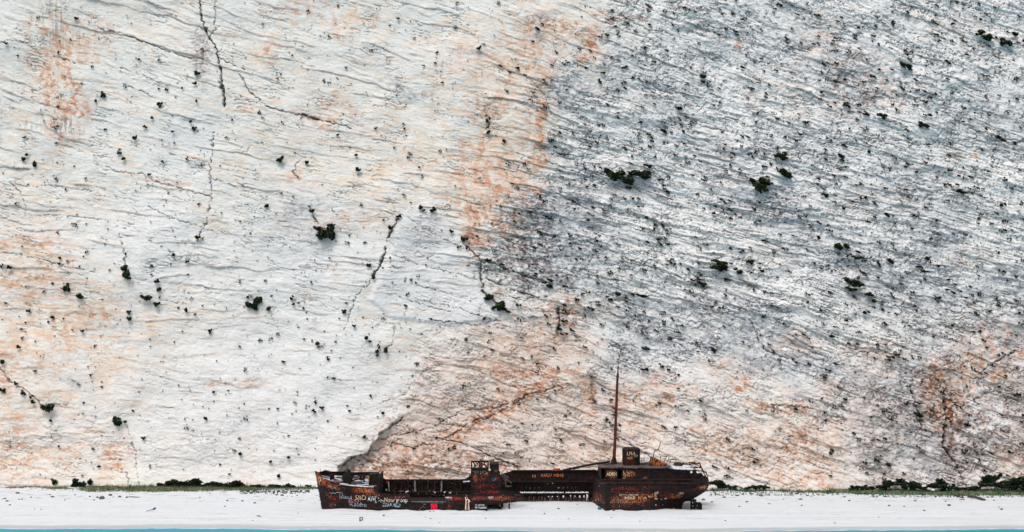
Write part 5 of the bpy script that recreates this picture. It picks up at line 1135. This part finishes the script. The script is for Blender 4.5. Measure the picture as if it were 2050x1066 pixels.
mf = bpy.data.meshes.new('face'); mf.from_pydata(fm_, [], ff2); mf.materials.append(M_HAIR); fo = bpy.data.objects.new('face', mf); C.objects.link(fo); fo.parent = per
# open coat: skirt panels round the sides and back, sleeves
cv = []; NA = 26
lv = [(1.44, .10, .09), (1.38, .20, .12), (1.15, .185, .14), (.95, .20, .15), (.60, .235, .17), (.30, .255, .19), (.13, .27, .20)]
for li, (z, rx, ry) in enumerate(lv):
    for i in range(NA):
        t = math.radians(-62 + 304 * i / (NA - 1)); w = 1 + .05 * math.sin(i * 2.1) * (z < 1)
        cv.append((rx * w * math.cos(t), ry * w * math.sin(t), z))
cf = [(l * NA + i, l * NA + i + 1, (l + 1) * NA + i + 1, (l + 1) * NA + i) for l in range(len(lv) - 1) for i in range(NA - 1)]
mc = bpy.data.meshes.new('coat'); mc.from_pydata(cv, [], cf); mc.materials.append(M_COAT); mc.polygons.foreach_set('use_smooth', [True] * len(cf))
co_ = bpy.data.objects.new('coat', mc); C.objects.link(co_); co_.parent = per; md = co_.modifiers.new('t', 'SOLIDIFY'); md.thickness = .02
skin('sleeve', [(-.16, 0, 1.38, .075), (-.25, -.02, 1.55, .065), (-.17, -.06, 1.71, .058)], [(0, 1), (1, 2)], M_COAT, per, 1)
skin('sleeve', [(.16, 0, 1.38, .075), (.33, -.02, 1.18, .065), (.21, -.13, 1.08, .058)], [(0, 1), (1, 2)], M_COAT, per, 1)

# ------------------------------------------------------------------ things lying on the beach
def simple(name, vv, ff, mat, label, cat, group=None):
    o = link_mesh(name, vv, ff, mat); return tag(o, label, cat, group)
M_BLUEP = mat_noise('blue_plastic', lin(20, 74, 140), lin(28, 88, 156), 6, .5)
M_WOODD = mat_noise('dark_wood', lin(52, 40, 38), lin(92, 76, 72), 5, .9, stretch=(1, 1, 4))
M_BLACK = mat_noise('black_metal', lin(20, 20, 22), lin(34, 34, 36), 6, .6)
M_TEAL = mat_noise('teal_plastic', lin(22, 104, 106), lin(34, 122, 120), 6, .6)
M_STONE = mat_noise('dark_stone', lin(66, 70, 74), lin(106, 106, 108), 7, .95)
M_WROCK = mat_noise('white_rock', lin(206, 206, 204), lin(232, 232, 230), 7, .95, bump=.4)
g1 = G(303, 1025); z1 = gz(g1.x, g1.y)
e1 = empty('paddle', (g1.x, g1.y, z1), 'blue board on a dark stick lying on the empty sand far left of the ship', 'debris')
tubes('stick', [[(Vector((g1.x - .6, g1.y - .2, z1 + .03)), .03), (Vector((g1.x - .1, g1.y, z1 + .16)), .035), (Vector((g1.x + .2, g1.y + .05, z1 + .24)), .035)]], e1, mat=M_WOODD)
bm = bmesh.new(); bmesh.ops.create_cube(bm, size=1)
bmesh.ops.bevel(bm, geom=bm.edges[:], offset=.12, segments=2, affect='EDGES')
for v in bm.verts: v.co = Matrix.Rotation(-.5, 3, 'Y') @ Vector((v.co.x * .40, v.co.y * .12, v.co.z * .24))
vv = [tuple(v.co + Vector((g1.x + .36, g1.y + .05, z1 + .32))) for v in bm.verts]; ff = [tuple(w.index for w in f.verts) for f in bm.faces]; bm.free()
link_mesh('board', vv, ff, M_BLUEP, e1)
g2 = G(723, 1045); z2 = gz(g2.x, g2.y)
e2 = empty('frame_stand', (g2.x, g2.y, z2), 'small black open frame standing upright alone on the sand before the bow', 'frame')
def fr2(name, a, b, r=.035): tubes(name, [[(Vector((g2.x + a[0], g2.y + a[1], z2 + a[2])), r), (Vector((g2.x + b[0], g2.y + b[1], z2 + b[2])), r)]], e2, mat=M_BLACK, sides=6)
fr2('leg', (-.16, 0, -.05), (-.14, 0, .52), .065); fr2('rail', (-.16, 0, .50), (.17, 0, .52), .055); fr2('rail', (-.15, 0, .17), (.17, 0, .20), .06); fr2('post', (.16, 0, .18), (.17, 0, .52), .05); fr2('leg', (-.05, .1, -.05), (-.12, .05, .2), .04)
g3 = G(1200.5, 1020); z3 = gz(g3.x, g3.y)
bm = bmesh.new(); bmesh.ops.create_cube(bm, size=1)
top = [f for f in bm.faces if f.normal.z > .9]; r = bmesh.ops.inset_region(bm, faces=top, thickness=.08); bmesh.ops.translate(bm, verts=top[0].verts, vec=(0, 0, -.6))
for v in bm.verts: v.co = Matrix.Rotation(.2, 3, 'Y') @ Vector((v.co.x * .46, v.co.y * .34, v.co.z * .34))
vv = [tuple(v.co + Vector((g3.x, g3.y, z3 + .08))) for v in bm.verts]; ff = [tuple(w.index for w in f.verts) for f in bm.faces]; bm.free()
simple('crate', vv, ff, M_TEAL, 'teal plastic crate half buried where the broken stern meets the sand', 'crate')
def stone_mesh(seed, mat, fl):
    bm = bmesh.new(); bmesh.ops.create_icosphere(bm, subdivisions=2, radius=.5); r = random.Random(seed)
    for v in bm.verts:
        v.co *= 1 + .35 * float(noise(v.co.x * 3 + seed, v.co.y * 3 + v.co.z * 2, seed)); v.co.z *= fl
    me = bpy.data.meshes.new('stone'); bm.to_mesh(me); bm.free(); me.materials.append(mat); return me
SM = [stone_mesh(k, M_STONE, .55) for k in range(5)]; WM = [stone_mesh(20 + k, M_WROCK, .75) for k in range(3)]
def put(me, name, px, py, w, label, cat, group=None, fl=1):
    g = G(px, py); o = bpy.data.objects.new(name, me); C.objects.link(o); s = w * .062
    o.location = (g.x, g.y, gz(g.x, g.y) + s * .12); o.scale = (s, s * .8, s * fl); o.rotation_euler = (0, 0, rnd.uniform(-.5, .5))
    if group:
        if 'right of the stern' in label: label = ('small stone close behind the rudder on the sand' if px < 1515 else 'small stone on the sand midway between stern and right edge')
        ordered(o, px, label, cat, group); return o
    return tag(o, label, cat)
for px, py, w in ((5,1000,4),(10,999,6),(38,1000.5,4),(43.5,1000.5,4),(35,989,9),(105,996,8),(100,991,5),(180,995,5),(195,997,6),(188,1002,5),(221,993,9),(240,995,7),(254,997,6),(69,1020,2.5),(82,1021,3.5),(14,1004,7),(20,1012,5),(62,997,5),(130,1002,4),(150,992,4),(227,996,4)):
    put(SM[rnd.randrange(5)], 'stone', px, py, w, 'small dark stone at the left end of the beach', 'stone', 'dark stones at the left end of the beach')
put(SM[1], 'stone', 204, 1000, 12, 'pointed dark rock, the largest in the scatter on the left sand', 'stone', None, 1.6)
for px, py, w in ((420,988,3),(440,990,3),(400,997,4),(455,1003,5),(485,1004,6),(506,1043,3.5),(597,1029,3),(560,1004,4),(575,994,3),(585,995,3),(595,993,4),(510,1008,6),(450,1015,4)):
    put(SM[rnd.randrange(5)], 'stone', px, py, w, 'small dark stone on the sand between the bushes and the bow', 'stone', 'dark stones left of the bow')
put(SM[0], 'stone', 554, 992.5, 7, 'dark low lump, left of the two lumps on the sand near the bow', 'stone'); put(SM[2], 'stone', 565, 993, 8, 'dark lump, right of the two lumps on the sand near the bow', 'stone')
for px, py, w in ((768,1033.5,5),(852,1036,2.5),(862,1041,3.5),(868,1025,3),(861,1025.5,3.5),(972,1040,3),(1138,1040.5,3.5),(1064,1018,3),(1090,1029,4),(1224,1039,3),(1281,1045,4),(1229,1024,6),(1118,1019,5),(1156,1013,3),(880,1047,3)):
    put(SM[rnd.randrange(5)], 'stone', px, py, w, 'small dark stone on the sand between the ship and the water', 'stone', 'dark stones in front of the ship')
for px, py, w in ((1475,993.5,9),(1450,997,8),(1524,994,9),(1617,993.5,7),(1624,995,5),(1408,1002,8),(1603,1001,8),(1568,1001,4),(1452,1043,4),(1671,1048,4),(1437,991,5),(1432,988,5),(1585,990,7),(1595,990,8),(1573,992,4),(1506,990,6),(1691,996,6),(1605,1013,5),(1495,1006,6),(1480,1014,5),(1540,1010,5),(1700,1003,6),(1425,1005,5)):
    put(SM[rnd.randrange(5)], 'stone', px, py, w, 'stone on the sand right of the stern', 'stone', 'dark stones right of the stern')
for px, py, w in ((1754,998.5,3),(1832,1004,6),(1893,1004,4),(1850,1022,5),(1759,1037,3),(1780,1013,6),(1900,1013,8),(2005,1021,7),(2000,1016,4),(1990,1003,5),(1810,1015,5),(1835,995,4)):
    put(SM[rnd.randrange(5)], 'stone', px, py, w, 'small dark stone on the sand at the right end of the beach', 'stone', 'dark stones at the right end of the beach')
for px, py, w, l in ((1767, 986, 6, 'small white rock in the grass, leftmost of the white rocks at the right'), (1868, 989, 8, 'white rock in the grass before the dark bushes, the biggest white one there'), (1673, 984, 9, 'pale jagged rock at the foot of the cliff right of the stern'), (2024, 984, 5, 'small white rock in the grass close to the right edge'), (1972, 975, 6, 'white rock among the dark bushes near the right edge'),
                     (25, 984, 9, 'white boulder at the upper edge of the sand, far left'), (74, 985, 8, 'white boulder at the edge of the grass, second from the left edge')):
    o = put(WM[rnd.randrange(3)], 'rock', px, py, w, l, 'rock'); o.location.z += .25 if px > 1000 else 0
    if px > 1000: o.location.z += .2
def wood(px0, py0, px1, py1, r, label, forks=0):
    a, b = G(px0, py0), G(px1, py1); a.z = gz(a.x, a.y) + r * .8; b.z = gz(b.x, b.y) + r * .8
    paths = [[(a, r * .6), (a.lerp(b, .35) + Vector((0, 0, r * .8)), r), (a.lerp(b, .7) + Vector((0, .1, r * .3)), r * .9), (b, r * .7)]]
    for k in range(forks):
        c = a.lerp(b, rnd.uniform(.1, .9)); paths.append([(c, r * .5), (c + Vector((rnd.uniform(-.6, .6), rnd.uniform(-.3, .3), rnd.uniform(.15, .5))), r * .25), (c + Vector((rnd.uniform(-1, 1), rnd.uniform(-.4, .4), rnd.uniform(.1, .5))), r * .15)])
    o = tubes('driftwood', paths, None, mat=M_WOODD, sides=7); return tag(o, label, 'driftwood')
wood(1938, 997, 1972, 1003.5, .17, 'long bare driftwood log lying below the grass at the right')
wood(1908, 993, 1930, 999, .08, 'tangled driftwood branches beside the long log at the right', 9)
wood(256, 996.5, 278, 996.5, .05, 'thin straight stick lying among the dark stones on the left'); wood(514, 1034.5, 523, 1036, .05, 'short curved stick on the bare sand well left of the bow')
wood(1920, 1001, 1931, 1001.5, .05, 'small stick lying just below the tangled branches')

# weeds that straggle out from the grass onto the sand
def weed():
    while True:
        k = rg.randint(3)
        if k == 0: px, py = rg.uniform(1420, 1740), rg.uniform(985, 993)
        elif k == 1: px, py = rg.uniform(480, 620), rg.uniform(984, 989)
        else: px, py = rg.uniform(1740, 2060), rg.uniform(991, 997)
        if float(noise(px / 5.0, py / 2.0, 700)) > .18: break
    g = G(px, py); return g.x, g.y, gz(g.x, g.y), 1.0, [lin(52, 66, 56), lin(78, 92, 70), lin(44, 52, 50)][rg.randint(3)]
vv, ff, cc = blades(2600, None, weed, 0.22, 0.05)
tag(link_mesh('weeds', vv, np.array(ff), M_LEAF, colors=np.array(cc)), 'sparse weeds straggling from the grass onto the sand', 'weeds', kind='stuff')

write_ordered()
